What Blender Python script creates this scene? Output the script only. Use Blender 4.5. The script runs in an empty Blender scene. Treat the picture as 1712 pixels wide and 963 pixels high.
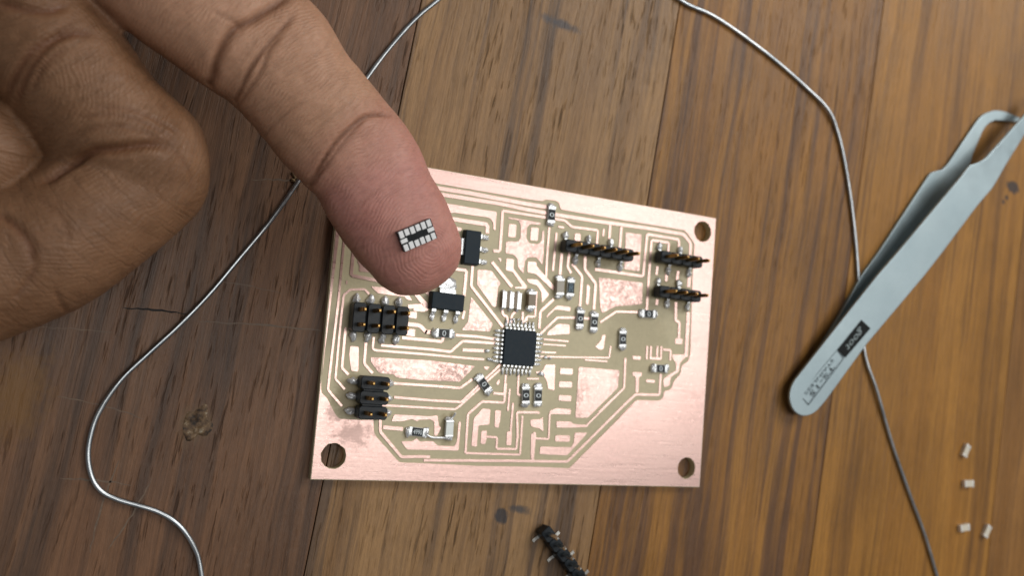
import bpy, bmesh, math, random
import numpy as np
from mathutils import Vector, Matrix, noise as mnoise

# ------------------------------------------------------------------ camera, light, exposure
S = 0.001                                   # everything below is written in millimetres
scene = bpy.context.scene
COL = scene.collection
CAM = {"loc":[-76.264,-6.526,152.693],"right":[0.900395,0.080133,0.42763],"up":[-0.109724,0.992945,0.044962],"back":[-0.42101,-0.087405,0.902835],"lens":31.542}
cam_d = bpy.data.cameras.new('camera')
cam = bpy.data.objects.new('camera', cam_d)
COL.objects.link(cam)
rx, uy, bz = CAM['right'], CAM['up'], CAM['back']
lx, ly, lz = [c*S for c in CAM['loc']]
cam.matrix_world = Matrix(((rx[0], uy[0], bz[0], lx), (rx[1], uy[1], bz[1], ly), (rx[2], uy[2], bz[2], lz), (0, 0, 0, 1)))
cam_d.lens = CAM['lens']
cam_d.sensor_width = 36
cam_d.clip_start = 0.005
cam_d.clip_end = 20
cam_d.dof.use_dof = True
cam_d.dof.focus_distance = 0.147
cam_d.dof.aperture_fstop = 20
scene.camera = cam

world = bpy.data.worlds.new('World')
scene.world = world
world.use_nodes = True
bg = world.node_tree.nodes['Background']
bg.inputs[0].default_value = (0.97, 0.98, 1.0, 1)
bg.inputs[1].default_value = 0.125

def area(name, loc, aim, sx, sy, power, col, spread=180):
    d = bpy.data.lights.new(name, 'AREA')
    d.shape = 'RECTANGLE'; d.size = sx; d.size_y = sy; d.energy = power; d.color = col
    o = bpy.data.objects.new(name, d); COL.objects.link(o)
    o.location = loc
    o.rotation_euler = (Vector(aim) - Vector(loc)).to_track_quat('-Z', 'Y').to_euler()
    return o
area('ceiling_light', (0.16, 0.02, 0.60), (0.02, 0, 0), 0.20, 0.66, 1.45, (1.0, 0.985, 0.955))
area('window_light', (0.42, 0.40, 0.46), (0.02, 0.01, 0), 0.30, 0.30, 2.25, (1.0, 0.985, 0.96))

vs = scene.view_settings
vs.view_transform = 'Standard'
vs.look = 'None'
vs.exposure = 0.0
vs.gamma = 1.0
vs.use_curve_mapping = False
scene.render.engine = 'CYCLES'
scene.cycles.max_bounces = 8

# ------------------------------------------------------------------ measured layout, millimetres
BOARD = [80.0,55.87]
OUTER = [[-39.83,-11.76],[-39.63,-13.48],[-38.65,-14.13],[-36.82,-17.01],[-36.14,-17.65],[-32.89,-17.69],[-30.12,-17.56],[-30.11,-17.65],[-29.85,-19.64],[-29.31,-20.42],[-24.77,-24.67],[-18.9,-24.71],[-9.66,-24.92],[2.31,-24.73],[9.14,-24.86],[9.7,-24.35],[23.1,-11.4],[18.14,-15.91],[23.16,-11.13],[28.7,-10.93],[29.55,-10.26],[29.71,-8.91],[30.79,-8.78],[31.6,-7.98],[31.75,-7.07],[33.44,-5.07],[33.55,-3.5],[35.14,-2.49],[35.54,-0.97],[35.33,2.94],[35.27,5.66],[34.86,15.27],[34.88,19.05],[34.82,21.92],[32.24,24.3],[14.28,24.23],[22.74,24.25],[3.02,24.29],[2.67,25.51],[1.87,25.86],[-0.29,25.74],[-0.95,25.32],[-4.32,25.23],[-23.02,25.29],[-38.87,27.31]]
POUR = [[[-21.27,21.95],[-10.23,21.87],[-10.16,18.29],[-10.66,18.62],[-10.7,19.7],[-11.34,20.45],[-12.02,20.59],[-18.6,20.5],[-20.01,20.08]],[[-18.36,17.96],[-16.86,17.89],[-16.93,17.3],[-18.3,17.25]],[[-7.84,21.24],[-0.92,21.11],[-1.03,20.72],[-3.15,20.61],[-3.77,19.87],[-3.76,17.78],[-3.02,16.89],[-1.09,16.99],[-0.45,17.7],[-0.43,19.55],[-0.07,19.81],[0.21,14.9],[0.06,13.18],[-0.52,13.82],[-1.33,14.45],[-3.16,14.22],[-3.66,13.38],[-3.71,11.04],[-4.99,12.18],[-5.18,13.66],[-6.04,14.37],[-7.74,14.42],[-7.82,16.59],[-5.29,16.93],[-4.9,17.63],[-5.06,20.08],[-5.71,20.95],[-7.67,20.93]],[[-7.5,19.99],[-5.97,20.08],[-5.95,17.62],[-7.51,17.54]],[[-2.86,20.0],[-1.27,20.09],[-1.26,17.6],[-2.87,17.51]],[[-7.47,13.48],[-5.89,13.5],[-5.85,11.7],[-2.78,8.76],[-2.93,8.21],[-5.25,8.08],[-5.28,8.36],[-3.7,8.57],[-5.95,11.12],[-7.37,11.27]],[[-3.01,13.46],[-1.22,13.55],[-1.13,12.85],[3.2,9.22],[2.87,8.61],[-1.23,11.33],[-2.91,11.39]],[[10.12,10.69],[10.84,10.17],[10.78,6.63],[10.15,6.69]],[[6.62,20.14],[7.86,20.22],[7.98,18.82],[6.62,18.73]],[[12.78,21.91],[13.21,21.9],[13.16,20.4],[12.73,20.42]],[[18.07,21.9],[21.82,21.95],[21.89,14.55],[18.32,14.58],[18.24,17.71]],[[31.65,1.93],[33.41,1.97],[33.4,0.86],[31.6,0.79]],[[31.02,-1.46],[33.89,-1.27],[34.56,-0.95],[34.43,-1.72],[33.84,-2.25],[33.14,-2.96],[33.0,-4.77],[31.08,-6.04],[30.94,-7.74],[29.61,-8.15],[29.26,-6.63],[30.54,-5.61],[32.3,-4.63],[32.17,-3.04],[31.43,-2.37]],[[21.62,-2.44],[23.6,-2.41],[23.57,-3.08],[21.74,-3.11]],[[21.95,-5.64],[24.14,-5.58],[24.09,-6.33],[23.48,-6.42],[23.59,-9.59],[22.93,-9.63],[22.74,-6.47],[22.01,-6.38]],[[25.24,-6.86],[27.36,-6.85],[27.3,-7.47],[25.25,-7.46]],[[12.63,12.21],[22.87,12.3],[22.99,8.01],[16.91,6.96],[13.99,5.35],[13.47,6.39]],[[2.07,3.96],[3.96,5.82],[6.85,5.81],[6.84,5.0],[3.52,5.03],[1.81,3.17]],[[2.43,0.66],[4.46,2.36],[6.94,2.41],[7.09,0.63],[2.21,-0.03]],[[-2.99,10.1],[-0.63,10.25],[2.02,7.69],[0.64,5.95],[0.35,8.05],[-0.7,9.17],[-2.44,9.46]],[[12.94,-1.36],[14.13,-0.02],[14.42,1.1],[15.09,1.16],[15.01,0.42],[14.86,-1.63],[14.03,-1.88]],[[0.5,-7.06],[1.92,-6.84],[2.41,-5.61],[4.48,-5.42],[4.71,-10.38],[3.34,-10.12],[3.02,-8.73],[2.02,-7.43],[0.63,-7.4]],[[5.6,-6.05],[8.38,-5.95],[8.4,-7.09],[5.64,-7.18]],[[5.62,-8.56],[8.45,-8.48],[8.45,-9.58],[5.65,-9.65]],[[5.78,-11.16],[8.54,-11.13],[8.5,-12.18],[5.79,-12.19]],[[3.94,-15.17],[4.1,-14.19],[5.55,-13.64],[8.63,-13.69],[8.59,-14.67],[4.55,-14.79]],[[9.64,-5.52],[18.86,-5.53],[18.71,-8.98],[12.46,-15.1],[9.7,-15.24]],[[5.66,-16.1],[8.9,-16.06],[9.23,-16.43],[12.64,-16.49],[12.61,-16.85],[9.09,-17.15],[5.76,-17.29]],[[5.69,-18.73],[8.85,-18.68],[8.81,-19.88],[5.65,-19.89]],[[9.82,-18.09],[12.62,-17.97],[8.52,-22.42],[2.59,-22.39],[2.64,-20.97],[9.25,-20.88],[9.78,-19.95]],[[0.11,-16.07],[2.26,-15.88],[2.66,-15.34],[3.07,-18.19],[2.21,-17.62],[0.32,-17.27]],[[-11.35,-16.43],[-9.82,-14.53],[-8.21,-14.58],[-8.19,-17.36],[-10.33,-17.59],[-10.31,-21.45],[-11.4,-21.36]],[[-7.23,-14.7],[-6.06,-14.7],[-6.09,-16.38],[-6.28,-17.88],[-7.07,-17.75]],[[-9.64,-18.6],[-8.61,-18.43],[-8.47,-19.62],[-8.69,-20.93],[-9.58,-20.92]],[[-4.52,-18.44],[-3.51,-18.45],[-3.44,-20.96],[-4.44,-20.91]],[[0.51,-18.63],[1.56,-18.76],[1.5,-23.29],[0.82,-23.31]],[[-26.85,-17.66],[-26.46,-16.42],[-19.67,-16.44],[-18.43,-16.17],[-17.97,-18.1],[-17.52,-18.28],[-18.18,-19.79],[-18.71,-19.78],[-18.92,-17.35],[-19.56,-16.95],[-21.86,-17.13],[-22.1,-17.44],[-23.09,-17.03],[-24.77,-17.53]],[[-24.77,-21.04],[-22.55,-20.91],[-22.0,-20.32],[-21.33,-20.95],[-21.5,-20.95],[-18.88,-20.77],[-17.84,-21.55],[-14.62,-21.52],[-14.26,-20.6],[-14.25,-17.1],[-13.81,-17.16],[-13.83,-22.27],[-21.36,-22.36],[-23.53,-22.41]],[[-31.63,-6.81],[-20.6,-6.57],[-12.0,-6.95],[-14.69,-9.95],[-22.52,-10.14],[-26.74,-9.97],[-27.16,-9.51],[-29.87,-9.43],[-31.56,-7.56]],[[-13.88,5.55],[-9.12,1.05],[-9.65,-0.38],[-15.19,-0.62],[-14.08,0.93]],[[-13.09,10.71],[-10.24,10.79],[-8.19,8.68],[-8.7,8.01],[-8.75,4.33],[-9.3,4.14],[-12.93,7.97]],[[-32.82,5.42],[-29.11,5.47],[-26.34,5.28],[-25.06,3.72],[-26.02,3.79],[-26.59,4.31],[-28.65,4.25],[-31.46,4.36]],[[-23.42,5.84],[-21.81,6.41],[-21.64,4.58]],[[-25.48,1.72],[-23.97,1.79],[-23.94,0.58],[-25.55,0.69]],[[-25.36,-1.32],[-24.01,-1.28],[-23.99,-2.63],[-25.81,-2.46]],[[-35.65,9.58],[-35.17,9.72],[-33.07,7.83],[-35.14,7.75],[-35.15,8.67]],[[-37.25,5.94],[-36.99,5.94],[-36.97,5.28],[-37.22,5.28]],[[-35.42,-5.19],[-33.91,-5.22],[-33.59,-9.48],[-34.81,-9.4],[-35.44,-6.71]],[[-9.22,13.35],[-8.49,13.35],[-8.54,12.61]],[[-23.95,4.98],[-22.13,3.51],[-21.92,2.19],[-23.68,2.18],[-23.74,2.81],[-22.71,3.03],[-23.87,4.16]],[[-10.37,-6.92],[-9.07,-6.82],[-9.56,-7.57]],[[-7.52,-9.79],[-6.95,-8.95],[-6.71,-9.57],[-7.11,-10.14]]]
TRACE = [[0.73,[[-24.72,24.44],[-16.02,24.52],[-4.24,24.28],[0.24,24.31]]],[0.68,[[-23.38,23.41],[-9.13,23.48],[-4.14,23.22],[2.26,23.16],[10.13,23.16],[22.8,23.46],[31.96,23.43],[33.89,21.8],[33.97,18.55]]],[0.47,[[-9.06,22.25],[-1.52,22.29],[1.92,22.35],[4.27,22.29],[5.8,21.3],[11.65,21.44],[11.66,18.76]]],[0.53,[[-9.02,22.22],[-8.94,17.49],[-8.92,14.64],[-10.24,14.53]]],[0.73,[[-19.4,19.28],[-11.84,19.27],[-11.75,17.63]]],[0.44,[[0.95,20.53],[0.96,14.73],[1.08,10.95]]],[0.44,[[2.6,19.7],[2.44,12.29]]],[0.37,[[2.85,20.93],[4.13,20.92]]],[0.59,[[4.03,15.91],[4.03,11.69]]],[0.51,[[5.69,16.13],[5.55,13.45],[6.43,12.36]]],[0.52,[[6.51,14.18],[8.91,12.01],[8.92,5.93]]],[0.59,[[9.23,16.89],[9.37,13.43],[12.04,10.96],[12.04,5.88]]],[0.56,[[14.35,22.84],[14.39,19.31]]],[0.56,[[16.97,22.83],[16.94,18.52]]],[0.54,[[11.66,13.71],[22.83,13.63],[23.12,22.22],[30.89,22.18],[31.12,20.12]]],[0.52,[[24.2,11.6],[24.26,21.17],[28.49,21.2],[28.46,19.2]]],[0.54,[[26.09,16.04],[26.0,14.32]]],[0.59,[[28.41,15.56],[28.43,13.27]]],[0.6,[[31.23,15.7],[31.09,13.57]]],[0.79,[[34.09,15.46],[34.07,12.69]]],[0.53,[[24.2,15.16],[24.22,6.49]]],[0.58,[[26.62,9.37],[26.49,8.23]]],[0.55,[[31.2,9.28],[31.38,5.48],[32.36,5.29],[32.46,1.96]]],[0.84,[[34.42,7.5],[34.53,-1.68]]],[0.45,[[28.79,-0.62],[30.65,-0.6],[30.68,-2.67]]],[0.4,[[24.94,-0.26],[25.01,-2.86]]],[0.4,[[25.83,-0.18],[25.9,-2.79]]],[0.4,[[27.39,-0.05],[27.46,-2.67]]],[0.41,[[28.33,0.02],[28.4,-2.6]]],[0.45,[[25.97,-2.6],[28.4,-2.53]]],[0.48,[[-20.3,-24.16],[-11.74,-23.99],[-1.25,-23.75],[8.63,-23.61],[9.47,-22.81],[21.25,-11.5],[22.96,-10.0],[28.61,-9.76],[28.63,-5.55]]],[0.37,[[20.06,-3.02],[20.19,-8.88],[14.8,-13.91]]],[0.42,[[13.67,3.49],[17.1,5.93],[22.09,6.33]]],[0.52,[[3.06,6.91],[0.44,4.28],[0.46,1.1]]],[0.44,[[0.85,0.13],[4.16,3.52],[8.21,3.88],[11.53,3.98]]],[0.3,[[1.63,-0.86],[6.97,-0.82]]],[0.27,[[1.61,-1.8],[6.43,-1.67]]],[0.35,[[-0.66,7.88],[-0.57,3.21],[-2.36,3.03],[-2.76,1.95]]],[0.29,[[0.74,-4.19],[9.38,-3.69],[16.27,-3.24],[16.46,-0.92]]],[0.3,[[1.06,-3.33],[4.45,-3.19]]],[0.29,[[10.86,-4.05],[15.9,-3.98]]],[0.35,[[19.95,-3.03],[20.14,-8.98],[12.14,-16.72]]],[0.55,[[1.2,-18.36],[1.22,-23.54]]],[0.35,[[1.1,-19.49],[4.26,-19.49],[4.08,-14.74],[5.78,-13.95]]],[0.42,[[-2.22,-19.63],[-2.79,-14.84],[1.71,-14.65],[1.77,-14.86]]],[0.41,[[-12.43,-22.66],[-12.58,-15.68],[-9.98,-13.27],[-5.56,-13.21],[-5.5,-9.67]]],[0.37,[[-12.43,-22.66],[-1.47,-22.6],[-1.58,-15.47]]],[0.39,[[-8.57,-19.57],[-6.41,-19.62],[-6.37,-21.66],[-2.33,-21.62],[-2.29,-18.78]]],[0.38,[[-3.75,-13.17],[-3.76,-18.49]]],[0.34,[[-4.65,-10.65],[-4.67,-14.68]]],[0.64,[[-28.27,-18.72],[-24.64,-18.89]]],[0.49,[[-28.91,-17.28],[-28.7,-19.51],[-24.43,-23.73],[-21.25,-23.55],[-19.15,-23.53]]],[0.43,[[-27.39,-11.04],[-20.18,-11.02],[-14.5,-11.08],[-12.33,-9.34]]],[0.41,[[-26.81,-13.44],[-19.94,-13.61],[-14.09,-13.57],[-6.82,-6.14]]],[0.36,[[-29.04,-14.93],[-19.81,-14.96],[-15.18,-14.94],[-14.43,-14.43],[-6.92,-7.18]]],[0.46,[[-32.73,-4.08],[-32.68,-8.02],[-31.03,-9.56]]],[0.39,[[-31.43,-3.32],[-31.44,-5.35],[-30.88,-5.57],[-20.69,-5.55],[-13.63,-5.63],[-10.3,-5.58]]],[0.46,[[-30.0,-4.63],[-20.78,-4.6],[-16.99,-4.72],[-14.82,-2.6],[-8.29,-2.47]]],[0.53,[[-26.32,-3.0],[-20.93,-3.0],[-18.76,-3.05],[-18.63,-2.17]]],[0.58,[[-14.68,-4.19],[-10.44,-4.02]]],[0.46,[[-16.28,-1.63],[-11.79,-1.54],[-7.6,-1.76]]],[0.67,[[-25.44,-0.5],[-23.26,-0.52],[-21.83,-1.67],[-22.1,-1.56],[-21.13,-1.52]]],[0.52,[[-14.14,11.27],[-14.1,7.58],[-6.99,0.64]]],[0.55,[[-18.38,10.3],[-15.24,10.28],[-15.3,5.54]]],[0.45,[[-14.96,2.88],[-15.19,1.42]]],[0.72,[[-24.96,5.43],[-22.55,3.1],[-25.73,2.56]]],[0.6,[[-22.52,2.85],[-22.47,2.27],[-24.66,2.22]]],[0.39,[[-38.29,14.68],[-38.22,1.64],[-38.44,-6.6],[-38.55,-12.79],[-37.74,-13.68],[-35.87,-15.46]]],[0.36,[[-32.98,4.03],[-33.84,4.78],[-36.37,4.44],[-37.41,3.4],[-37.49,-0.75],[-37.48,-6.53],[-37.45,-10.98],[-36.8,-11.52],[-35.67,-12.61]]],[0.44,[[-36.54,-2.1],[-36.52,-6.45],[-36.51,-9.02],[-35.27,-10.07]]],[0.56,[[-36.45,11.84],[-36.46,6.89],[-31.34,6.51]]],[0.6,[[-10.33,12.43],[-5.85,8.29]]],[0.41,[[-7.88,-11.61],[-5.7,-11.65]]],[0.34,[[-5.67,-7.78],[-5.71,-11.56]]],[0.35,[[-3.06,-7.95],[-2.93,-11.57],[-1.96,-11.6]]],[0.28,[[-1.26,-8.52],[1.16,-8.36]]],[0.44,[[-7.47,3.8],[-7.19,2.87],[-6.35,2.69],[-6.21,1.49]]],[0.44,[[-4.59,3.91],[-5.39,3.05],[-5.54,1.55]]],[0.43,[[-3.23,3.87],[-3.1,1.78]]],[0.32,[[-2.3,2.21],[-2.29,3.18],[-0.63,3.25],[-0.65,8.02]]]]
HOLES = [[36.72,24.65],[-36.48,-23.9],[36.36,-24.12],[-34.2,22.34]]
RES = [["0",1.01,22.9,-89.7,4.0],["4990",-22.09,-19.23,-3.7,3.33],["0",-18.73,-1.53,1.8,3.75],["0",-10.11,-10.07,-47.8,4.0],["0",-1.45,-11.58,-85.5,4.06],["0",1.14,-11.48,-87.4,3.73],["0",8.93,3.76,-91.1,3.97],["0",12.1,3.38,-91.0,3.73],["0",18.84,0.65,-88.0,3.76],["0",24.47,6.19,2.8,3.89],["0",28.19,-4.48,2.0,4.04],["1002",6.33,9.43,-89.3,3.95]]
CAP = [[-2.0,6.17,-88.8,3.5],[3.86,9.36,-88.0,4.0]]
LED = [-16.17,-18.41,-88.5,2.72]
MCU = [-3.67,-2.89]
SOT = [[-15.05,14.43],[-18.87,4.15]]
RESO = [-6.09,5.71]
WIRE = [[-55.28,-45.6],[-55.71,-43.26],[-56.82,-39.69],[-59.56,-35.94],[-63.35,-33.62],[-69.61,-31.56],[-72.31,-29.88],[-73.74,-26.75],[-74.06,-23.15],[-73.23,-18.57],[-70.75,-13.36],[-67.07,-8.89],[-63.11,-4.28],[-59.12,1.33],[-55.06,7.61],[-50.91,14.39],[-46.67,21.89],[-41.96,31.61],[-37.07,41.69],[-33.29,48.1],[-29.35,54.14],[-25.4,58.96],[-17.57,67.58],[-5.62,75.65],[7.64,78.77],[19.28,76.66],[28.91,72.71],[36.47,71.58],[44.71,69.17],[55.04,65.17],[64.01,61.32],[70.17,57.56],[73.58,52.76],[76.2,46.5],[78.56,38.48],[80.65,29.01],[82.45,18.11],[85.25,3.19],[89.15,-5.07],[95.02,-16.91],[101.34,-28.5],[107.05,-38.18],[112.51,-49.39]]
TW_UL = [[61.06,-6.84,2.19],[61.6,-5.9,2.26],[73.21,8.53,3.71],[83.17,20.71,4.89],[88.79,26.99,5.53],[108.83,50.06,7.68],[111.02,50.77,7.89],[113.77,52.26,7.91],[117.4,55.59,7.71],[128.4,65.45,6.61],[138.19,74.39,5.16]]
TW_UR = [[70.02,-10.14,3.21],[71.34,-8.75,3.37],[81.67,4.87,4.62],[97.11,22.26,6.36],[102.34,28.62,6.93],[111.91,40.65,7.93],[116.67,45.57,7.78],[121.53,52.19,7.51],[129.44,61.39,6.49],[140.01,73.72,4.91]]
TW_LL = [[63.39,-7.67,1.0],[65.29,-5.6,1.0],[76.51,10.89,1.0],[82.52,20.59,1.0],[87.96,27.26,1.0],[103.42,48.15,1.0],[104.42,48.76,1.0],[107.89,49.94,1.0],[109.69,51.73,1.0],[119.17,64.09,1.0],[120.64,65.68,1.0],[122.25,66.85,1.0],[125.88,68.4,1.0],[129.04,68.81,1.0],[135.55,68.35,1.0],[139.34,67.97,1.0]]
TW_LR = [[70.78,-10.14,1.0],[72.62,-8.71,1.0],[83.57,3.75,1.0],[99.86,21.45,1.0],[111.38,36.05,1.0],[117.35,52.75,1.0],[118.29,55.65,1.0],[120.68,60.45,1.0],[121.9,62.76,1.0],[123.59,64.47,1.0],[126.0,65.79,1.0],[131.9,66.69,1.0],[139.37,67.33,1.0]]
TW_BOX = [[79.5,10.23,4.42],[82.11,8.52,4.69],[75.76,1.42,3.94],[73.41,2.99,3.69]]
TW_PAN = [[73.41,2.99,3.69],[75.5,1.29,3.91],[66.84,-9.68,2.84],[64.15,-7.6,2.55]]
SPOT = [[135.01,50.11],[132.62,46.91],[131.54,45.5],[-3.5,-34.11],[0.09,-32.89],[-58.87,-19.78],[-84.51,-16.52],[0.52,61.31]]
INDEX = [[-87.87,54.05,22.0,10.34],[-80.54,49.71,22.0,10.37],[-72.23,44.21,22.0,9.89],[-64.58,39.74,22.0,9.46],[-60.36,37.53,22.0,9.28],[-56.69,35.94,22.0,9.38],[-52.34,31.77,21.8,8.88],[-46.65,26.57,21.5,8.9],[-41.45,22.4,21.2,8.68],[-37.92,17.34,21.0,8.61],[-34.68,13.55,20.8,8.35],[-31.89,10.19,20.6,7.63]]
TIP = [-28.12,4.46,20.3]
FOLD = [[-93.6,41.93,17.0,8.51],[-84.51,30.85,17.0,9.15],[-78.14,23.75,17.0,9.02],[-72.32,18.6,16.5,9.52],[-71.83,16.77,15.5,9.46],[-80.39,6.69,15.0,9.48],[-87.85,1.68,14.0,9.7],[-97.0,-3.16,13.0,9.66]]
RING = [[-98.78,17.76,13.0,6.86],[-91.34,16.22,14.0,7.61]]
PALM = [[-97.03,45.94,15.0,10.64],[-90.08,58.95,12.0,10.45],[-101.98,29.76,10.0,10.92],[-100.56,11.9,10.0,11.13]]
CREASE = [[0.75,0.62,1.0,[[-54.97,43.95],[-57.99,40.43],[-60.61,37.66],[-62.99,35.58],[-64.48,31.92],[-64.66,27.77]]],[0.5,0.34,1.0,[[-55.16,39.66],[-56.17,38.12],[-58.08,35.1],[-60.05,31.52],[-60.91,28.32],[-61.58,26.35]]],[0.35,0.31,1.0,[[-56.51,36.58],[-58.17,33.64],[-58.92,30.67],[-60.82,26.67]]],[0.6,0.37,1.0,[[-39.4,29.1],[-43.18,27.82],[-45.87,25.27],[-48.15,21.88],[-49.64,17.13]]],[0.4,0.28,1.0,[[-43.65,27.11],[-46.3,23.43],[-48.41,19.32],[-49.65,16.35]]],[0.18,0.25,1.0,[[-52.3,27.88],[-53.63,27.02],[-56.15,24.23],[-56.89,21.9]]],[0.1,0.25,1.0,[[-38.32,19.25],[-40.84,17.26],[-43.24,14.53]]],[0.2,0.31,1.0,[[-65.89,37.37],[-62.7,36.48],[-61.76,35.04]]],[1.3,0.62,1.0,[[-84.24,12.37],[-83.09,12.94],[-80.6,15.31],[-78.12,17.01],[-75.13,17.78],[-71.59,18.99],[-68.9,19.14]]],[0.3,0.31,1.0,[[-78.94,22.5],[-74.33,23.18],[-70.06,22.21],[-67.99,21.29]]],[0.28,0.31,1.0,[[-80.1,20.85],[-76.46,22.03],[-72.56,21.82],[-68.65,20.34]]],[0.25,0.31,1.0,[[-80.83,18.65],[-76.79,20.44],[-72.42,20.46],[-68.55,19.37]]],[0.6,0.56,1.0,[[-89.09,22.87],[-87.9,25.83],[-85.97,28.92],[-82.4,31.49],[-79.55,32.49]]],[0.55,0.56,1.0,[[-87.99,21.94],[-86.75,25.69],[-84.73,29.44],[-82.39,32.61]]],[0.35,0.37,1.0,[[-86.17,23.48],[-84.86,26.89],[-82.72,29.34]]],[0.6,0.56,1.0,[[-91.32,33.8],[-88.37,33.45],[-85.42,33.71],[-83.39,35.33]]],[0.5,0.5,1.0,[[-88.44,7.87],[-85.26,5.51],[-83.9,3.54],[-83.42,1.68]]],[0.3,0.37,1.0,[[-85.22,-3.09],[-83.83,-0.66],[-83.09,1.72]]],[0.25,0.31,1.0,[[-80.73,-1.08],[-79.84,-2.91],[-79.03,-3.98]]],[0.2,0.31,1.0,[[-84.03,10.08],[-80.69,7.85],[-79.62,4.49]]],[0.2,0.31,1.0,[[-68.5,18.89],[-65.94,16.45],[-65.26,13.67]]]]
CHIP = [-34.01,11.78,27.0,30.5]
SCR = [[[-60.42,-3.35],[-37.66,-3.07],0.35,0.3],[[-83.27,-6.41],[-72.54,-6.18],0.2,0.2],[[-79.33,-16.4],[-66.8,-19.21],0.25,0.3],[[-77.55,-28.7],[-67.41,-29.6],0.3,0.2],[[-69.54,-25.79],[-72.21,-39.85],0.3,-0.4],[[-64.49,-28.44],[-69.75,-39.44],0.3,0.3],[[-54.44,21.01],[-44.54,22.11],0.3,0.2],[[-58.35,3.5],[-47.64,2.69],0.2,0.2]]
FLUX = [[-34.5,-13.6,3.5,4.5,0.75],[-31.3,-0.2,6,4.6,0.6],[10.8,17,8.5,3.6,0.7],[30,17.6,6,4,0.7],[30.2,10.7,6,4,0.7],[-3.7,-2.9,6.5,6.5,0.3],[-16.2,-18.4,2.4,3.2,0.7],[5.1,9.4,3.2,3,0.45],[-2.5,5.9,4,2.5,0.45],[22,2,9,9,0.22]]
WORN = [[-33.49,-20.01,4.5,3.0],[-36.94,-16.63,2,3]]
CRACK = [[-71.68,-2.26],[-61.63,-2.31]]
CRUMB = [-47.66,22.74]
LOOSE = [9.6,-41.6,-46.5,6.5]
LCAP = [[119.9,-18.0,62],[121.2,-25.9,2],[120.3,-36.5,8],[128.4,-37.4,60]]
BW, BH = BOARD
ZB = 1.6                                    # top of the board's glass-fibre sheet
ZC = 1.70                                   # top of the copper

# ------------------------------------------------------------------ helpers
def tag(o, label=None, cat=None, group=None, kind=None):
    if label: o['label'] = label
    if cat: o['category'] = cat
    if group: o['group'] = group
    if kind: o['kind'] = kind
    return o

ORG = {}
def empty(name, org):
    o = bpy.data.objects.new(name, None)
    o.empty_display_size = 0.005
    o.location = [c*S for c in org]
    COL.objects.link(o)
    ORG[o.name] = Vector(org)
    return o

def mk(name, verts, faces, mat, parent=None, smooth=False, org=None):
    """one mesh object from world-space millimetre vertices"""
    og = Vector((0, 0, 0))
    if parent is not None:
        og = ORG[parent.name]
    elif org is not None:
        og = Vector(org)
    me = bpy.data.meshes.new(name)
    me.from_pydata([((v[0]-og[0])*S, (v[1]-og[1])*S, (v[2]-og[2])*S) for v in verts], [], faces)
    me.materials.append(mat)
    if smooth:
        me.polygons.foreach_set('use_smooth', [True]*len(me.polygons))
    me.update()
    o = bpy.data.objects.new(name, me)
    COL.objects.link(o)
    if parent is not None:
        o.parent = parent
    else:
        o.location = og*S
    ORG[o.name] = og
    return o

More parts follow.
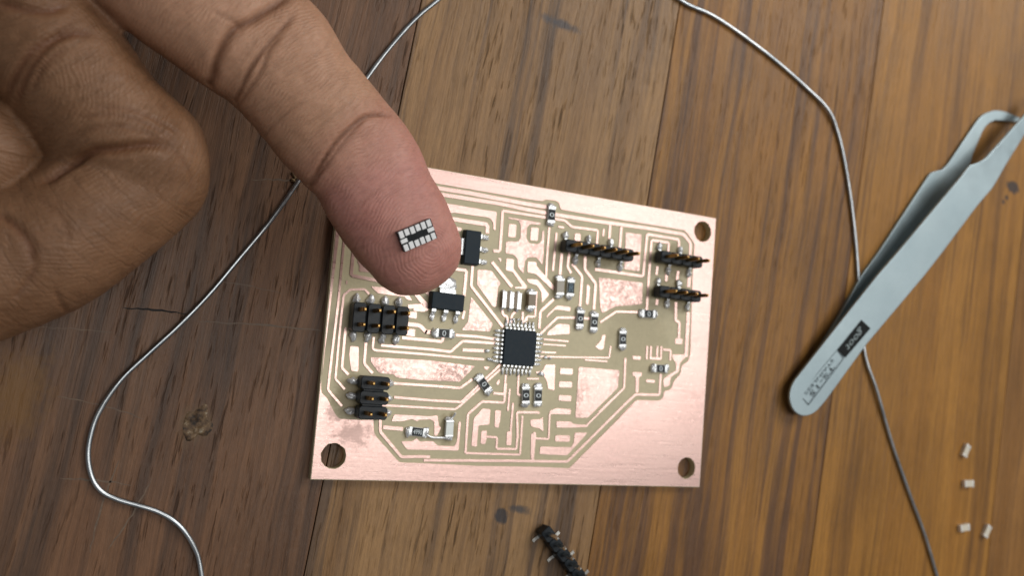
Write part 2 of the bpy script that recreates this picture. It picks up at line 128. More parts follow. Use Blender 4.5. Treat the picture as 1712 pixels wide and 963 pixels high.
class G:
    """collects shapes in millimetres; .at sets a plan position and rotation for what follows"""
    def __init__(s, at=(0, 0), ang=0.0):
        s.v = []; s.f = []; s.c = at; s.a = math.radians(ang)
    def T(s, p):
        c, n = math.cos(s.a), math.sin(s.a)
        return (s.c[0]+p[0]*c-p[1]*n, s.c[1]+p[0]*n+p[1]*c, p[2])
    def add(s, vs_, fs):
        b = len(s.v)
        s.v += [s.T(p) for p in vs_]
        s.f += [tuple(i+b for i in f) for f in fs]
        return s
    def bm(s, bm):
        bm.verts.index_update()
        s.add([tuple(v.co) for v in bm.verts], [tuple(v.index for v in f.verts) for f in bm.faces])
        bm.free(); return s
    def box(s, x0, x1, y0, y1, z0, z1, bev=0.0, taper=0.0, seg=1):
        bm = bmesh.new()
        t = taper
        P = [(x0, y0, z0), (x1, y0, z0), (x1, y1, z0), (x0, y1, z0), (x0+t, y0+t, z1), (x1-t, y0+t, z1), (x1-t, y1-t, z1), (x0+t, y1-t, z1)]
        V = [bm.verts.new(p) for p in P]
        for f in ((3, 2, 1, 0), (4, 5, 6, 7), (0, 1, 5, 4), (1, 2, 6, 5), (2, 3, 7, 6), (3, 0, 4, 7)):
            bm.faces.new([V[i] for i in f])
        if bev:
            bmesh.ops.bevel(bm, geom=list(bm.edges), offset=bev, segments=seg, affect='EDGES', profile=0.6)
        return s.bm(bm)
    def prism(s, pts, z0, z1, bev=0.0):
        bm = bmesh.new()
        lo = [bm.verts.new((p[0], p[1], z0)) for p in pts]
        hi = [bm.verts.new((p[0], p[1], z1)) for p in pts]
        n = len(pts)
        bm.faces.new(list(reversed(lo))); top = bm.faces.new(hi)
        for i in range(n):
            bm.faces.new((lo[i], lo[(i+1) % n], hi[(i+1) % n], hi[i]))
        if bev:
            bmesh.ops.bevel(bm, geom=list(top.edges), offset=bev, segments=1, affect='EDGES')
        return s.bm(bm)
    def blob(s, c, r, seed=0, amp=0.22, nu=14, nv=9, rot=0.0):
        """a lump of solder"""
        V = []; F = []
        cr_, sr_ = math.cos(rot), math.sin(rot)
        for j in range(nv+1):
            th = math.pi*j/nv
            for i in range(nu):
                ph = 2*math.pi*i/nu
                d = Vector((math.sin(th)*math.cos(ph), math.sin(th)*math.sin(ph), math.cos(th)))
                k = 1+amp*mnoise.noise(d*1.7+Vector((seed*7.3, seed*3.1, 0)))*1.6
                x, y, z = d.x*r[0]*k, d.y*r[1]*k, d.z*r[2]*k
                V.append((c[0]+x*cr_-y*sr_, c[1]+x*sr_+y*cr_, c[2]+z))
        for j in range(nv):
            for i in range(nu):
                F.append((j*nu+i, (j+1)*nu+i, (j+1)*nu+(i+1) % nu, j*nu+(i+1) % nu))
        return s.add(V, F)
    def ribbon(s, prof, w, t, axis='x', off=0.0):
        """bent sheet-metal lead: prof = [(out, z)], width w across, thickness t; runs out along +x or +y"""
        n = len(prof); V = []; F = []
        N = []
        for i in range(n):
            a = Vector(prof[max(0, i-1)]); b = Vector(prof[min(n-1, i+1)])
            d = (b-a).normalized(); N.append(Vector((-d.y, d.x)))
        for i in range(n):
            for sg in (1, -1):
                q = Vector(prof[i])+N[i]*(t/2*sg)
                for e in (-w/2, w/2):
                    V.append((q.x, off+e, q.y) if axis == 'x' else (off-e, q.x, q.y))
        for i in range(n-1):
            a, b = 4*i, 4*(i+1)
            F += [(a, a+1, b+1, b), (a+2, b+2, b+3, a+3), (a, b, b+2, a+2), (a+1, a+3, b+3, b+1)]
        F += [(0, 2, 3, 1), (4*n-4, 4*n-3, 4*n-1, 4*n-2)]
        return s.add(V, F)
    def mk(s, name, mat, parent=None, smooth=False, org=None):
        return mk(name, s.v, s.f, mat, parent, smooth, org)

def set_auto(o, deg=40):
    me = o.data
    me.polygons.foreach_set('use_smooth', [True]*len(me.polygons))
    me.set_sharp_from_angle(angle=math.radians(deg))

def text_mesh(txt, shear=0.0):
    """flat lettering as vertices and faces scaled to the unit square"""
    c = bpy.data.curves.new('lettering', 'FONT')
    c.body = txt; c.shear = shear; c.resolution_u = 3
    o = bpy.data.objects.new('lettering', c)
    COL.objects.link(o)
    bpy.context.view_layer.update()
    dg = bpy.context.evaluated_depsgraph_get()
    me = bpy.data.meshes.new_from_object(o.evaluated_get(dg))
    V = np.array([tuple(v.co[:2]) for v in me.vertices]); F = [tuple(p.vertices) for p in me.polygons]
    bpy.data.objects.remove(o); bpy.data.curves.remove(c); bpy.data.meshes.remove(me)
    mn, mx = V.min(0), V.max(0)
    return (V-mn)/(mx-mn), F, float((mx-mn)[0]/(mx-mn)[1])

# ------------------------------------------------------------------ materials
def newmat(name):
    m = bpy.data.materials.new(name); m.use_nodes = True
    nt = m.node_tree
    return m, nt, nt.nodes['Principled BSDF']

def N(nt, t, **kw):
    n = nt.nodes.new(t)
    for k, v in kw.items():
        if k in n.bl_rna.properties.keys():
            setattr(n, k, v)
        else:
            n.inputs[k].default_value = v
    return n

def L(nt, a, b):
    nt.links.new(a, b)

def mapped(nt, scale, rot=(0, 0, 0), loc=(0, 0, 0), src=None):
    """object coordinates in millimetres, then scaled"""
    if src is None:
        tc = N(nt, 'ShaderNodeTexCoord')
        a = N(nt, 'ShaderNodeMapping'); a.inputs['Scale'].default_value = (1000, 1000, 1000)
        L(nt, tc.outputs['Object'], a.inputs['Vector']); src = a.outputs[0]
    b = N(nt, 'ShaderNodeMapping')
    b.inputs['Scale'].default_value = scale; b.inputs['Rotation'].default_value = rot; b.inputs['Location'].default_value = loc
    L(nt, src, b.inputs['Vector'])
    return b.outputs[0]

def noise_n(nt, vec, scale=1.0, detail=4, rough=0.55, dist=0.0):
    n = N(nt, 'ShaderNodeTexNoise')
    n.inputs['Scale'].default_value = scale; n.inputs['Detail'].default_value = detail
    n.inputs['Roughness'].default_value = rough; n.inputs['Distortion'].default_value = dist
    L(nt, vec, n.inputs['Vector'])
    return n.outputs[0]

def ramp(nt, fac, stops):
    r = N(nt, 'ShaderNodeValToRGB')
    e = r.color_ramp.elements
    while len(e) < len(stops): e.new(0.5)
    for i, (p, c) in enumerate(stops):
        e[i].position = p
        e[i].color = (c, c, c, 1) if not isinstance(c, (tuple, list)) else (*c, 1)
    L(nt, fac, r.inputs[0])
    return r.outputs[0]

def mixc(nt, fac, a, b, mode='MIX'):
    m = N(nt, 'ShaderNodeMix', data_type='RGBA', blend_type=mode)
    for s_, v in ((0, fac), (6, a), (7, b)):
        if hasattr(v, 'is_linked'): L(nt, v, m.inputs[s_])
        elif isinstance(v, (tuple, list)): m.inputs[s_].default_value = (*v, 1)
        else: m.inputs[s_].default_value = v
    return m.outputs[2]

def math_n(nt, op, a, b=None, clamp=False):
    m = N(nt, 'ShaderNodeMath', operation=op); m.use_clamp = clamp
    for i, v in enumerate((a, b)):
        if v is None: continue
        if hasattr(v, 'is_linked'): L(nt, v, m.inputs[i])
        else: m.inputs[i].default_value = v
    return m.outputs[0]

def bump(nt, h, bsdf, strength, dist_mm):
    b = N(nt, 'ShaderNodeBump')
    b.inputs['Strength'].default_value = strength; b.inputs['Distance'].default_value = dist_mm*S
    L(nt, h, b.inputs['Height']); L(nt, b.outputs[0], bsdf.inputs['Normal'])

def simple(name, col, rough=0.5, metal=0.0, var=0.12, nscale=0.8, bumps=0.0, coat=0.0, spec=0.5):
    m, nt, b = newmat(name)
    v = mapped(nt, (1, 1, 1))
    n = noise_n(nt, v, nscale, 5, 0.6)
    c = mixc(nt, ramp(nt, n, [(0.3, 0.0), (0.7, 1.0)]), tuple(x*(1-var) for x in col), tuple(min(1, x*(1+var)) for x in col))
    L(nt, c, b.inputs['Base Color'])
    r = ramp(nt, n, [(0.2, max(0.03, rough*0.75)), (0.8, min(1, rough*1.2))])
    L(nt, r, b.inputs['Roughness'])
    b.inputs['Metallic'].default_value = metal
    b.inputs['Coat Weight'].default_value = coat
    b.inputs['Specular IOR Level'].default_value = spec
    if bumps:
        bump(nt, noise_n(nt, v, nscale*6, 3, 0.6), b, bumps, 0.05)
    return m

def wood(name, dark, light, streak, streak_lo, streak_hi, pore, lean, seed, patches=(), rough=0.42):
    m, nt, b = newmat(name)
    base = mapped(nt, (1, 1, 1))
    wob = noise_n(nt, mapped(nt, (0.05, 0.012, 1), loc=(seed, seed*2, 0), src=base), 1, 3)
    sep = N(nt, 'ShaderNodeSeparateXYZ'); L(nt, base, sep.inputs[0])
    xw = math_n(nt, 'ADD', sep.outputs[0], math_n(nt, 'MULTIPLY', math_n(nt, 'SUBTRACT', wob, 0.5), 5.0))
    cmb = N(nt, 'ShaderNodeCombineXYZ'); L(nt, xw, cmb.inputs[0]); L(nt, sep.outputs[1], cmb.inputs[1])
    cmb.inputs[2].default_value = seed*5.0
    P = cmb.outputs[0]
    broad = noise_n(nt, mapped(nt, (0.16, 0.006, 1), rot=(0, 0, lean*0.3), src=P), 1, 4, 0.55)
    strk = noise_n(nt, mapped(nt, (0.26, 0.006, 1), rot=(0, 0, lean*0.5), loc=(7, 3, 0), src=P), 1, 6, 0.62)
    fine = noise_n(nt, mapped(nt, (2.3, 0.045, 1), rot=(0, 0, lean*0.6), src=P), 1, 6, 0.7)
    por = noise_n(nt, mapped(nt, (1.9, 0.15, 1), rot=(0, 0, lean), loc=(3, 1, 0), src=P), 1, 2, 0.5)
    por2 = noise_n(nt, mapped(nt, (0.8, 0.07, 1), rot=(0, 0, lean), loc=(13, 5, 0), src=P), 1, 3, 0.6)
    grime = noise_n(nt, mapped(nt, (0.035, 0.03, 1), loc=(2, 9, 0), src=P), 1, 5, 0.6)
    c = mixc(nt, ramp(nt, broad, [(0.3, 0.0), (0.7, 1.0)]), dark, light)
    c = mixc(nt, math_n(nt, 'MULTIPLY', ramp(nt, strk, [(streak_lo, 1.0), (streak_hi, 0.0)]), 0.85), c, streak)
    c = mixc(nt, 1.0, c, ramp(nt, fine, [(0.2, 0.50), (0.5, 0.98), (0.8, 1.32)]), 'MULTIPLY')
    micro = noise_n(nt, mapped(nt, (4.5, 0.55, 1), rot=(0, 0, lean), loc=(2, 6, 0), src=P), 1, 4, 0.75)
    c = mixc(nt, 1.0, c, ramp(nt, micro, [(0.25, 0.80), (0.75, 1.18)]), 'MULTIPLY')
    c = mixc(nt, 1.0, c, ramp(nt, grime, [(0.3, 0.78), (0.7, 1.12)]), 'MULTIPLY')
    pm = ramp(nt, por, [(0.30, 1.0), (0.40, 0.0)])
    pm2 = ramp(nt, por2, [(0.26, 1.0), (0.37, 0.0)])
    pdist = ramp(nt, noise_n(nt, mapped(nt, (0.07, 0.025, 1), loc=(4, 8, 0), src=P), 1, 3, 0.6), [(0.36, 0.15), (0.60, 1.0)])
    pmask = math_n(nt, 'MULTIPLY', math_n(nt, 'MULTIPLY', math_n(nt, 'MAXIMUM', pm, math_n(nt, 'MULTIPLY', pm2, 0.8)), pore), pdist, True)
    c = mixc(nt, pmask, c, tuple(x*0.30 for x in dark))
    spk = noise_n(nt, mapped(nt, (0.5, 0.35, 1), loc=(1, 2, 0), src=P), 1, 3, 0.7)
    for (px, py, prx, pry, col, soft) in patches:
        mp = N(nt, 'ShaderNodeMapping', vector_type='TEXTURE')
        mp.inputs['Location'].default_value = (px, py, 0); mp.inputs['Scale'].default_value = (prx, pry, 1e6)
        L(nt, base, mp.inputs['Vector'])
        ln = N(nt, 'ShaderNodeVectorMath', operation='LENGTH'); L(nt, mp.outputs[0], ln.inputs[0])
        d = math_n(nt, 'ADD', ln.outputs['Value'], math_n(nt, 'MULTIPLY', math_n(nt, 'SUBTRACT', spk, 0.5), 1.6))
        c = mixc(nt, ramp(nt, d, [(1-soft, 0.85), (1.0, 0.0)]), c, col)
    L(nt, c, b.inputs['Base Color'])
    rg = math_n(nt, 'ADD', ramp(nt, grime, [(0.3, rough-0.06), (0.7, rough+0.10)]), math_n(nt, 'MULTIPLY', pmask, 0.3), True)
    L(nt, rg, b.inputs['Roughness'])
    b.inputs['Specular IOR Level'].default_value = 0.38
    dents = noise_n(nt, mapped(nt, (0.22, 0.10, 1), loc=(6, 2, 0), src=P), 1, 4, 0.6)
    h = math_n(nt, 'SUBTRACT', math_n(nt, 'ADD', fine, math_n(nt, 'MULTIPLY', dents, 1.6)), math_n(nt, 'MULTIPLY', pmask, 1.3))
    bump(nt, h, b, 0.55, 0.22)
    return m

M = {}
M['plastic'] = simple('black_plastic', (0.011, 0.016, 0.021), 0.40, var=0.4, nscale=1.5, bumps=0.2, spec=0.3)
M['epoxy'] = simple('chip_epoxy', (0.012, 0.023, 0.033), 0.5, var=0.15, nscale=2.0, bumps=0.08, spec=0.22)
M['coat'] = simple('resistor_black_coat', (0.007, 0.010, 0.012), 0.30, var=0.2, spec=0.25)
M['alumina'] = simple('white_alumina', (0.70, 0.72, 0.72), 0.45, var=0.06)
M['tin'] = simple('tinned_metal', (0.88, 0.91, 0.93), 0.24, 0.65, var=0.12, nscale=3.0, bumps=0.35)
M['solder'] = simple('solder', (0.95, 0.97, 0.98), 0.13, 0.5, var=0.15, nscale=1.6, bumps=0.8)
M['gold'] = simple('gold_plating', (0.42, 0.26, 0.09), 0.34, 1.0, var=0.3, nscale=2.0)
M['bright_pin'] = simple('bright_tin_pin', (0.86, 0.84, 0.78), 0.25, 1.0, var=0.08)
M['tan'] = simple('tan_ceramic', (0.30, 0.235, 0.165), 0.5, var=0.08)
M['beige'] = simple('beige_ceramic', (0.47, 0.43, 0.36), 0.45, var=0.06)
M['cream'] = simple('cream_ceramic', (0.72, 0.66, 0.54), 0.45, var=0.06)
M['lens'] = simple('milky_lens', (0.90, 0.95, 0.92), 0.25, var=0.04)
M['print'] = simple('white_print', (0.80, 0.88, 0.90), 0.5, var=0.05)
M['blueprint'] = simple('blue_print', (0.22, 0.36, 0.46), 0.5, var=0.05)
M['etch'] = simple('etched_black', (0.010, 0.012, 0.012), 0.6, var=0.3, nscale=2, spec=0.15)
M['etch_light'] = simple('etched_grey_lettering', (0.075, 0.10, 0.11), 0.6, var=0.3, nscale=2)
M['logo'] = simple('bare_steel_lettering', (0.30, 0.37, 0.38), 0.45, var=0.15, nscale=3)
M['pad'] = simple('tinned_pad', (0.97, 0.98, 0.98), 0.25, 0.0, var=0.06, nscale=2.6, bumps=0.3)
M['capend'] = simple('matte_tin_end', (0.86, 0.84, 0.78), 0.4, 0.35, var=0.05)
M['char'] = simple('flux_residue', (0.075, 0.055, 0.02), 0.25, var=0.4, nscale=1.2)

def mat_fr4():
    m, nt, b = newmat('glass_fibre_board')
    v = mapped(nt, (1, 1, 1))
    w1 = N(nt, 'ShaderNodeTexWave', wave_type='BANDS', bands_direction='X'); w1.inputs['Scale'].default_value = 0.55
    w2 = N(nt, 'ShaderNodeTexWave', wave_type='BANDS', bands_direction='Y'); w2.inputs['Scale'].default_value = 0.55
    L(nt, v, w1.inputs['Vector']); L(nt, v, w2.inputs['Vector'])
    n = noise_n(nt, v, 0.12, 4, 0.6)
    n2 = noise_n(nt, v, 1.4, 4, 0.6)
    c = mixc(nt, ramp(nt, n, [(0.35, 0.0), (0.65, 1.0)]), (0.57, 0.50, 0.315), (0.63, 0.545, 0.34))
    c = mixc(nt, 0.5, c, ramp(nt, n2, [(0.25, 0.86), (0.75, 1.10)]), 'MULTIPLY')
    edge = noise_n(nt, v, 0.5, 3, 0.6)
    for (px, py, prx, pry, st) in FLUX:                 # amber flux left round the hand-soldered headers
        mp = N(nt, 'ShaderNodeMapping', vector_type='TEXTURE')
        mp.inputs['Location'].default_value = (px, py, 0); mp.inputs['Scale'].default_value = (prx, pry, 1e6)
        L(nt, v, mp.inputs['Vector'])
        ln = N(nt, 'ShaderNodeVectorMath', operation='LENGTH'); L(nt, mp.outputs[0], ln.inputs[0])
        d = math_n(nt, 'ADD', ln.outputs['Value'], math_n(nt, 'MULTIPLY', math_n(nt, 'SUBTRACT', edge, 0.5), 1.2))
        c = mixc(nt, ramp(nt, d, [(0.55, st), (1.0, 0.0)]), c, (0.27, 0.205, 0.085))
    L(nt, c, b.inputs['Base Color'])
    b.inputs['Roughness'].default_value = 0.42
    h = math_n(nt, 'ADD', math_n(nt, 'MULTIPLY', math_n(nt, 'ADD', w1.outputs['Fac'], w2.outputs['Fac']), 0.25), n2)
    bump(nt, h, b, 0.2, 0.05)
    return m
M['fr4'] = mat_fr4()

def mat_copper(name, mott, worn=()):
    m, nt, b = newmat(name)
    v = mapped(nt, (1, 1, 1))
    brush = noise_n(nt, mapped(nt, (0.12, 2.2, 1), src=v), 1, 4, 0.6)
    big = noise_n(nt, v, 0.09, 4, 0.6)
    grain = noise_n(nt, v, 1.25, 5, 0.75, 0.6)
    c = mixc(nt, ramp(nt, big, [(0.35, 0.0), (0.7, 1.0)]), (0.84, 0.57, 0.51), (0.79, 0.55, 0.49))
    gm = math_n(nt, 'MULTIPLY', ramp(nt, grain, [(0.42, 1.0), (0.60, 0.0)]), ramp(nt, big, [(0.40, mott), (0.62, mott*0.25)]))
    for (px, py, prx, pry) in worn:                     # tarnish where it was handled
        mp = N(nt, 'ShaderNodeMapping', vector_type='TEXTURE')
        mp.inputs['Location'].default_value = (px, py, 0); mp.inputs['Scale'].default_value = (prx, pry, 1e6)
        L(nt, v, mp.inputs['Vector'])
        ln = N(nt, 'ShaderNodeVectorMath', operation='LENGTH'); L(nt, mp.outputs[0], ln.inputs[0])
        d = math_n(nt, 'ADD', ln.outputs['Value'], math_n(nt, 'MULTIPLY', math_n(nt, 'SUBTRACT', noise_n(nt, v, 0.7, 6, 0.8), 0.5), 3.2))
        gm = math_n(nt, 'MAXIMUM', gm, ramp(nt, d, [(0.35, 0.75), (1.0, 0.0)]))
    c = mixc(nt, gm, c, (0.52, 0.36, 0.315))
    c = mixc(nt, 0.5, c, ramp(nt, brush, [(0.3, 0.90), (0.7, 1.06)]), 'MULTIPLY')
    L(nt, c, b.inputs['Base Color'])
    b.inputs['Metallic'].default_value = 0.82
    r = math_n(nt, 'ADD', ramp(nt, brush, [(0.3, 0.25), (0.7, 0.34)]), math_n(nt, 'MULTIPLY', gm, 0.2))
    L(nt, r, b.inputs['Roughness'])
    bump(nt, math_n(nt, 'ADD', brush, math_n(nt, 'MULTIPLY', grain, 1.5)), b, 0.25, 0.04)
    return m
M['copper'] = mat_copper('copper_brushed', 0.35)
M['copper_o'] = mat_copper('copper_outer', 0.3, WORN)
M['copper_m'] = mat_copper('copper_mottled', 1.0)

def mat_steel():
    m, nt, b = newmat('satin_steel')
    v = mapped(nt, (1, 1, 1))
    g = noise_n(nt, mapped(nt, (3, 3, 1), src=v), 1, 4, 0.7)
    n = noise_n(nt, v, 0.06, 4, 0.6)
    c = mixc(nt, ramp(nt, n, [(0.3, 0.0), (0.7, 1.0)]), (0.35, 0.435, 0.465), (0.42, 0.505, 0.53))
    c = mixc(nt, 0.4, c, ramp(nt, g, [(0.3, 0.88), (0.7, 1.08)]), 'MULTIPLY')
    L(nt, c, b.inputs['Base Color'])
    b.inputs['Metallic'].default_value = 0.88
    fibre = noise_n(nt, mapped(nt, (0.25, 5.0, 1), rot=(0, 0, -0.75), src=v), 1, 4, 0.7)
    smear = noise_n(nt, v, 0.13, 5, 0.65)
    L(nt, math_n(nt, 'ADD', ramp(nt, smear, [(0.3, 0.36), (0.7, 0.54)]), math_n(nt, 'MULTIPLY', fibre, 0.06)), b.inputs['Roughness'])
    bump(nt, math_n(nt, 'ADD', g, fibre), b, 0.2, 0.03)
    return m
M['steel'] = mat_steel()

def mat_wire():
    m, nt, b = newmat('solder_wire_alloy')
    v = mapped(nt, (1, 1, 1))
    n = noise_n(nt, v, 0.9, 4, 0.6)
    n2 = noise_n(nt, v, 0.10, 3, 0.6)
    c = mixc(nt, ramp(nt, n2, [(0.3, 0.0), (0.7, 1.0)]), (0.33, 0.37, 0.40), (0.60, 0.62, 0.63))
    L(nt, c, b.inputs['Base Color'])
    b.inputs['Metallic'].default_value = 1.0
    L(nt, ramp(nt, n, [(0.3, 0.26), (0.7, 0.40)]), b.inputs['Roughness'])
    bump(nt, noise_n(nt, v, 0.4, 3, 0.5), b, 0.16, 0.10)
    return m
M['wire'] = mat_wire()

def mat_skin():
    m, nt, b = newmat('skin')
    v = mapped(nt, (1, 1, 1))
    a_p = N(nt, 'ShaderNodeAttribute', attribute_name='pink').outputs['Fac']
    a_tan_shade = N(nt, 'ShaderNodeAttribute', attribute_name='tan').outputs['Fac']
    a_d = N(nt, 'ShaderNodeAttribute', attribute_name='crease').outputs['Fac']
    a_r = N(nt, 'ShaderNodeAttribute', attribute_name='ridge').outputs['Fac']
    n1 = noise_n(nt, v, 0.16, 4, 0.6)
    n2 = noise_n(nt, v, 0.9, 4, 0.65)
    c = mixc(nt, ramp(nt, n1, [(0.35, 0.0), (0.65, 1.0)]), (0.455, 0.242, 0.147), (0.53, 0.292, 0.183))
    c = mixc(nt, a_tan_shade, c, mixc(nt, ramp(nt, n1, [(0.35, 0.0), (0.65, 1.0)]), (0.205, 0.100, 0.048), (0.265, 0.136, 0.070)))  # folded fingers: tanned skin, its colour darkened further as painted shade
    c = mixc(nt, a_p, c, mixc(nt, ramp(nt, n1, [(0.3, 0.0), (0.7, 1.0)]), (0.52, 0.222, 0.180), (0.58, 0.275, 0.222)))
    c = mixc(nt, 1.0, c, ramp(nt, n2, [(0.25, 0.90), (0.75, 1.08)]), 'MULTIPLY')
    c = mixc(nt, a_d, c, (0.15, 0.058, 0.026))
    a_s = N(nt, 'ShaderNodeAttribute', attribute_name='along').outputs['Fac']
    a_x = N(nt, 'ShaderNodeAttribute', attribute_name='across').outputs['Fac']
    cx = N(nt, 'ShaderNodeCombineXYZ'); L(nt, math_n(nt, 'ADD', a_s, math_n(nt, 'MULTIPLY', math_n(nt, 'POWER', a_x, 2.0), 0.02)), cx.inputs[0]); L(nt, a_x, cx.inputs[1])
    wr = noise_n(nt, mapped(nt, (1.15, 0.16, 1), src=cx.outputs[0]), 1, 4, 0.68, 0.4)
    wr2 = noise_n(nt, mapped(nt, (2.6, 0.5, 1), loc=(5, 3, 0), src=cx.outputs[0]), 1, 4, 0.7, 0.6)
    wl = ramp(nt, wr, [(0.36, 0.0), (0.47, 1.0)])
    wl2 = ramp(nt, wr2, [(0.34, 0.0), (0.50, 1.0)])
    lines = math_n(nt, 'ADD', math_n(nt, 'MULTIPLY', wl, 0.6), math_n(nt, 'MULTIPLY', wl2, 0.4))
    c = mixc(nt, 1.0, c, ramp(nt, lines, [(0.0, 0.86), (1.0, 1.02)]), 'MULTIPLY')
    L(nt, c, b.inputs['Base Color'])
    L(nt, ramp(nt, noise_n(nt, v, 0.5, 4, 0.7), [(0.3, 0.40), (0.7, 0.62)]), b.inputs['Roughness'])
    b.inputs['Specular IOR Level'].default_value = 0.38
    b.inputs['Subsurface Weight'].default_value = 0.125
    b.inputs['Subsurface Radius'].default_value = (1.0, 0.42, 0.22)
    b.inputs['Subsurface Scale'].default_value = 0.0016
    # friction ridges run round the pad, broken up by noise
    ph = math_n(nt, 'ADD', a_r, math_n(nt, 'MULTIPLY', noise_n(nt, v, 0.22, 2, 0.5), 2.6))
    sn = math_n(nt, 'SINE', math_n(nt, 'MULTIPLY', ph, 2*math.pi/0.52))
    amp = ramp(nt, noise_n(nt, v, 0.35, 2, 0.5), [(0.3, 0.25), (0.65, 1.0)])
    sn = math_n(nt, 'MULTIPLY', sn, amp)
    fl = noise_n(nt, mapped(nt, (1.3, 1.3, 1.3), src=v), 1, 5, 0.7)
    vo = N(nt, 'ShaderNodeTexVoronoi', feature='DISTANCE_TO_EDGE'); vo.inputs['Scale'].default_value = 1.1
    L(nt, v, vo.inputs['Vector'])
    vl = ramp(nt, vo.outputs['Distance'], [(0.0, 0.0), (0.16, 1.0)])
    h = math_n(nt, 'ADD', math_n(nt, 'MULTIPLY', sn, 0.32), math_n(nt, 'MULTIPLY', fl, 0.9))
    h = math_n(nt, 'ADD', h, math_n(nt, 'MULTIPLY', math_n(nt, 'MULTIPLY', vl, a_tan_shade), 0.25))
    h = math_n(nt, 'ADD', h, math_n(nt, 'MULTIPLY', lines, math_n(nt, 'ADD', 0.75, math_n(nt, 'SUBTRACT', math_n(nt, 'MULTIPLY', a_tan_shade, 0.6), math_n(nt, 'MULTIPLY', a_p, 0.35)))))
    bump(nt, h, b, 0.55, 0.13)
    return m
M['skin'] = mat_skin()

# ------------------------------------------------------------------ table: laminated planks
ANG = -6.2                                   # the planks run 6 degrees off the board
table = G()
table.c = (20, 20); table.a = math.radians(ANG)
table.box(-190, 215, -190, 190, -24, -18.2)
table_top = tag(table.mk('table_top', simple('table_underside', (0.10, 0.07, 0.045), 0.6), org=(20, 20, 0)), kind='structure')
k = math.tan(math.radians(-ANG))
edges_x = [-150, -89, -34.3, 20.6, 77.2, 135.0, 192]        # seams where they cross y = 0
ca, sa = math.cos(math.radians(ANG)), math.sin(math.radians(ANG))
def plank_local(i, p):
    """a point of the table in the coordinates of plank i"""
    ox = (edges_x[i]+edges_x[i+1])/2
    dx, dy = p[0]-ox, p[1]
    return (dx*ca+dy*sa, -dx*sa+dy*ca)
INK = (0.022, 0.026, 0.034)
def pl(i, q): return plank_local(i, SPOT[q])
looks = [
    dict(dark=(0.10, 0.053, 0.028), light=(0.15, 0.083, 0.046), streak=(0.05, 0.032, 0.022), streak_lo=0.36, streak_hi=0.5, pore=0.7, lean=-0.10, seed=1.3),
    dict(dark=(0.128, 0.058, 0.027), light=(0.215, 0.108, 0.053), streak=(0.066, 0.038, 0.025), streak_lo=0.36, streak_hi=0.52, pore=0.8, lean=-0.13, seed=2.1,
         patches=[(*pl(1, 6), 5.0, 9, (0.19, 0.090, 0.022), 0.7), (*pl(1, 5), 3.0, 4.0, (0.15, 0.09, 0.045), 0.6)]),
    dict(dark=(0.250, 0.132, 0.052), light=(0.41, 0.235, 0.100), streak=(0.115, 0.070, 0.044), streak_lo=0.38, streak_hi=0.49, pore=0.9, lean=-0.02, seed=3.7,
         patches=[(*pl(2, 3), 1.6, 1.7, INK, 0.4), (*pl(2, 4), 2.8, 1.0, (0.05, 0.05, 0.055), 0.5), (*pl(2, 7), 5.0, 1.2, (0.07, 0.065, 0.07), 0.7)]),
    dict(dark=(0.275, 0.118, 0.022), light=(0.40, 0.188, 0.040), streak=(0.115, 0.056, 0.030), streak_lo=0.41, streak_hi=0.54, pore=0.45, lean=0.0, seed=4.9),
    dict(dark=(0.32, 0.138, 0.022), light=(0.43, 0.200, 0.036), streak=(0.19, 0.085, 0.020), streak_lo=0.37, streak_hi=0.50, pore=0.25, lean=0.0, seed=6.1,
         patches=[(*pl(4, 0), 2.7, 1.9, INK, 0.3), (*pl(4, 1), 1.0, 0.9, INK, 0.5), (*pl(4, 2), 0.9, 0.9, INK, 0.5)]),
    dict(dark=(0.25, 0.112, 0.026), light=(0.34, 0.160, 0.042), streak=(0.13, 0.064, 0.022), streak_lo=0.36, streak_hi=0.47, pore=0.3, lean=0.02, seed=7.7),
]
planks = []
for i, lk in enumerate(looks):
    ox = (edges_x[i]+edges_x[i+1])/2
    hw = (edges_x[i+1]-edges_x[i])/2*ca-0.08
    g = G(); g.box(-hw, hw, -180, 185, -18, 0.0, bev=0.16, seg=2)
    o = g.mk('plank', wood('plank_wood', **lk))
    o.location = (ox*S, 0, 0)
    o.rotation_euler = (0, 0, math.radians(ANG))
    o.parent = table_top
    o.matrix_parent_inverse = Matrix.Translation(-Vector((20, 20, 0))*S)
    ORG[o.name] = Vector((0, 0, 0))
    planks.append(o)

def on_table(name, V, F, mat, smooth=False):
    return mk(name, V, F, mat, table_top, smooth)

# a gouge in the left plank: a torn patch of raised and sunken splinters
rnd = random.Random(5)
gx, gy = SPOT[5]
V = []; F = []
nr, na = 9, 30
for j in range(nr+1):
    for i in range(na):
        a = 2*math.pi*i/na
        rr = j/nr*(2.5+0.9*mnoise.noise(Vector((math.cos(a)*1.3, math.sin(a)*1.3, 4.0)))*1.6)
        x, y = gx+rr*math.cos(a)*0.85, gy+rr*math.sin(a)*1.15
        e = 1-(j/nr)**2
        z = 0.02+e*(0.30+1.3*mnoise.noise(Vector((x*0.75, y*0.75, 0.4)))+0.3*mnoise.noise(Vector((x*2.2, y*2.0, 1.4))))
        V.append((x, y, max(z, 0.012) if j < nr else -0.05))
for j in range(nr):
    for i in range(na):
        F.append((j*na+i, (j+1)*na+i, (j+1)*na+(i+1) % na, j*na+(i+1) % na))
gm, nt, b = newmat('torn_wood')
v = mapped(nt, (1, 1, 1))
L(nt, ramp(nt, noise_n(nt, v, 0.65, 4, 0.7), [(0.36, (0.02, 0.013, 0.009)), (0.46, (0.10, 0.058, 0.03)), (0.58, (0.19, 0.118, 0.058)), (0.70, (0.42, 0.36, 0.27))]), b.inputs['Base Color'])
b.inputs['Roughness'].default_value = 0.7
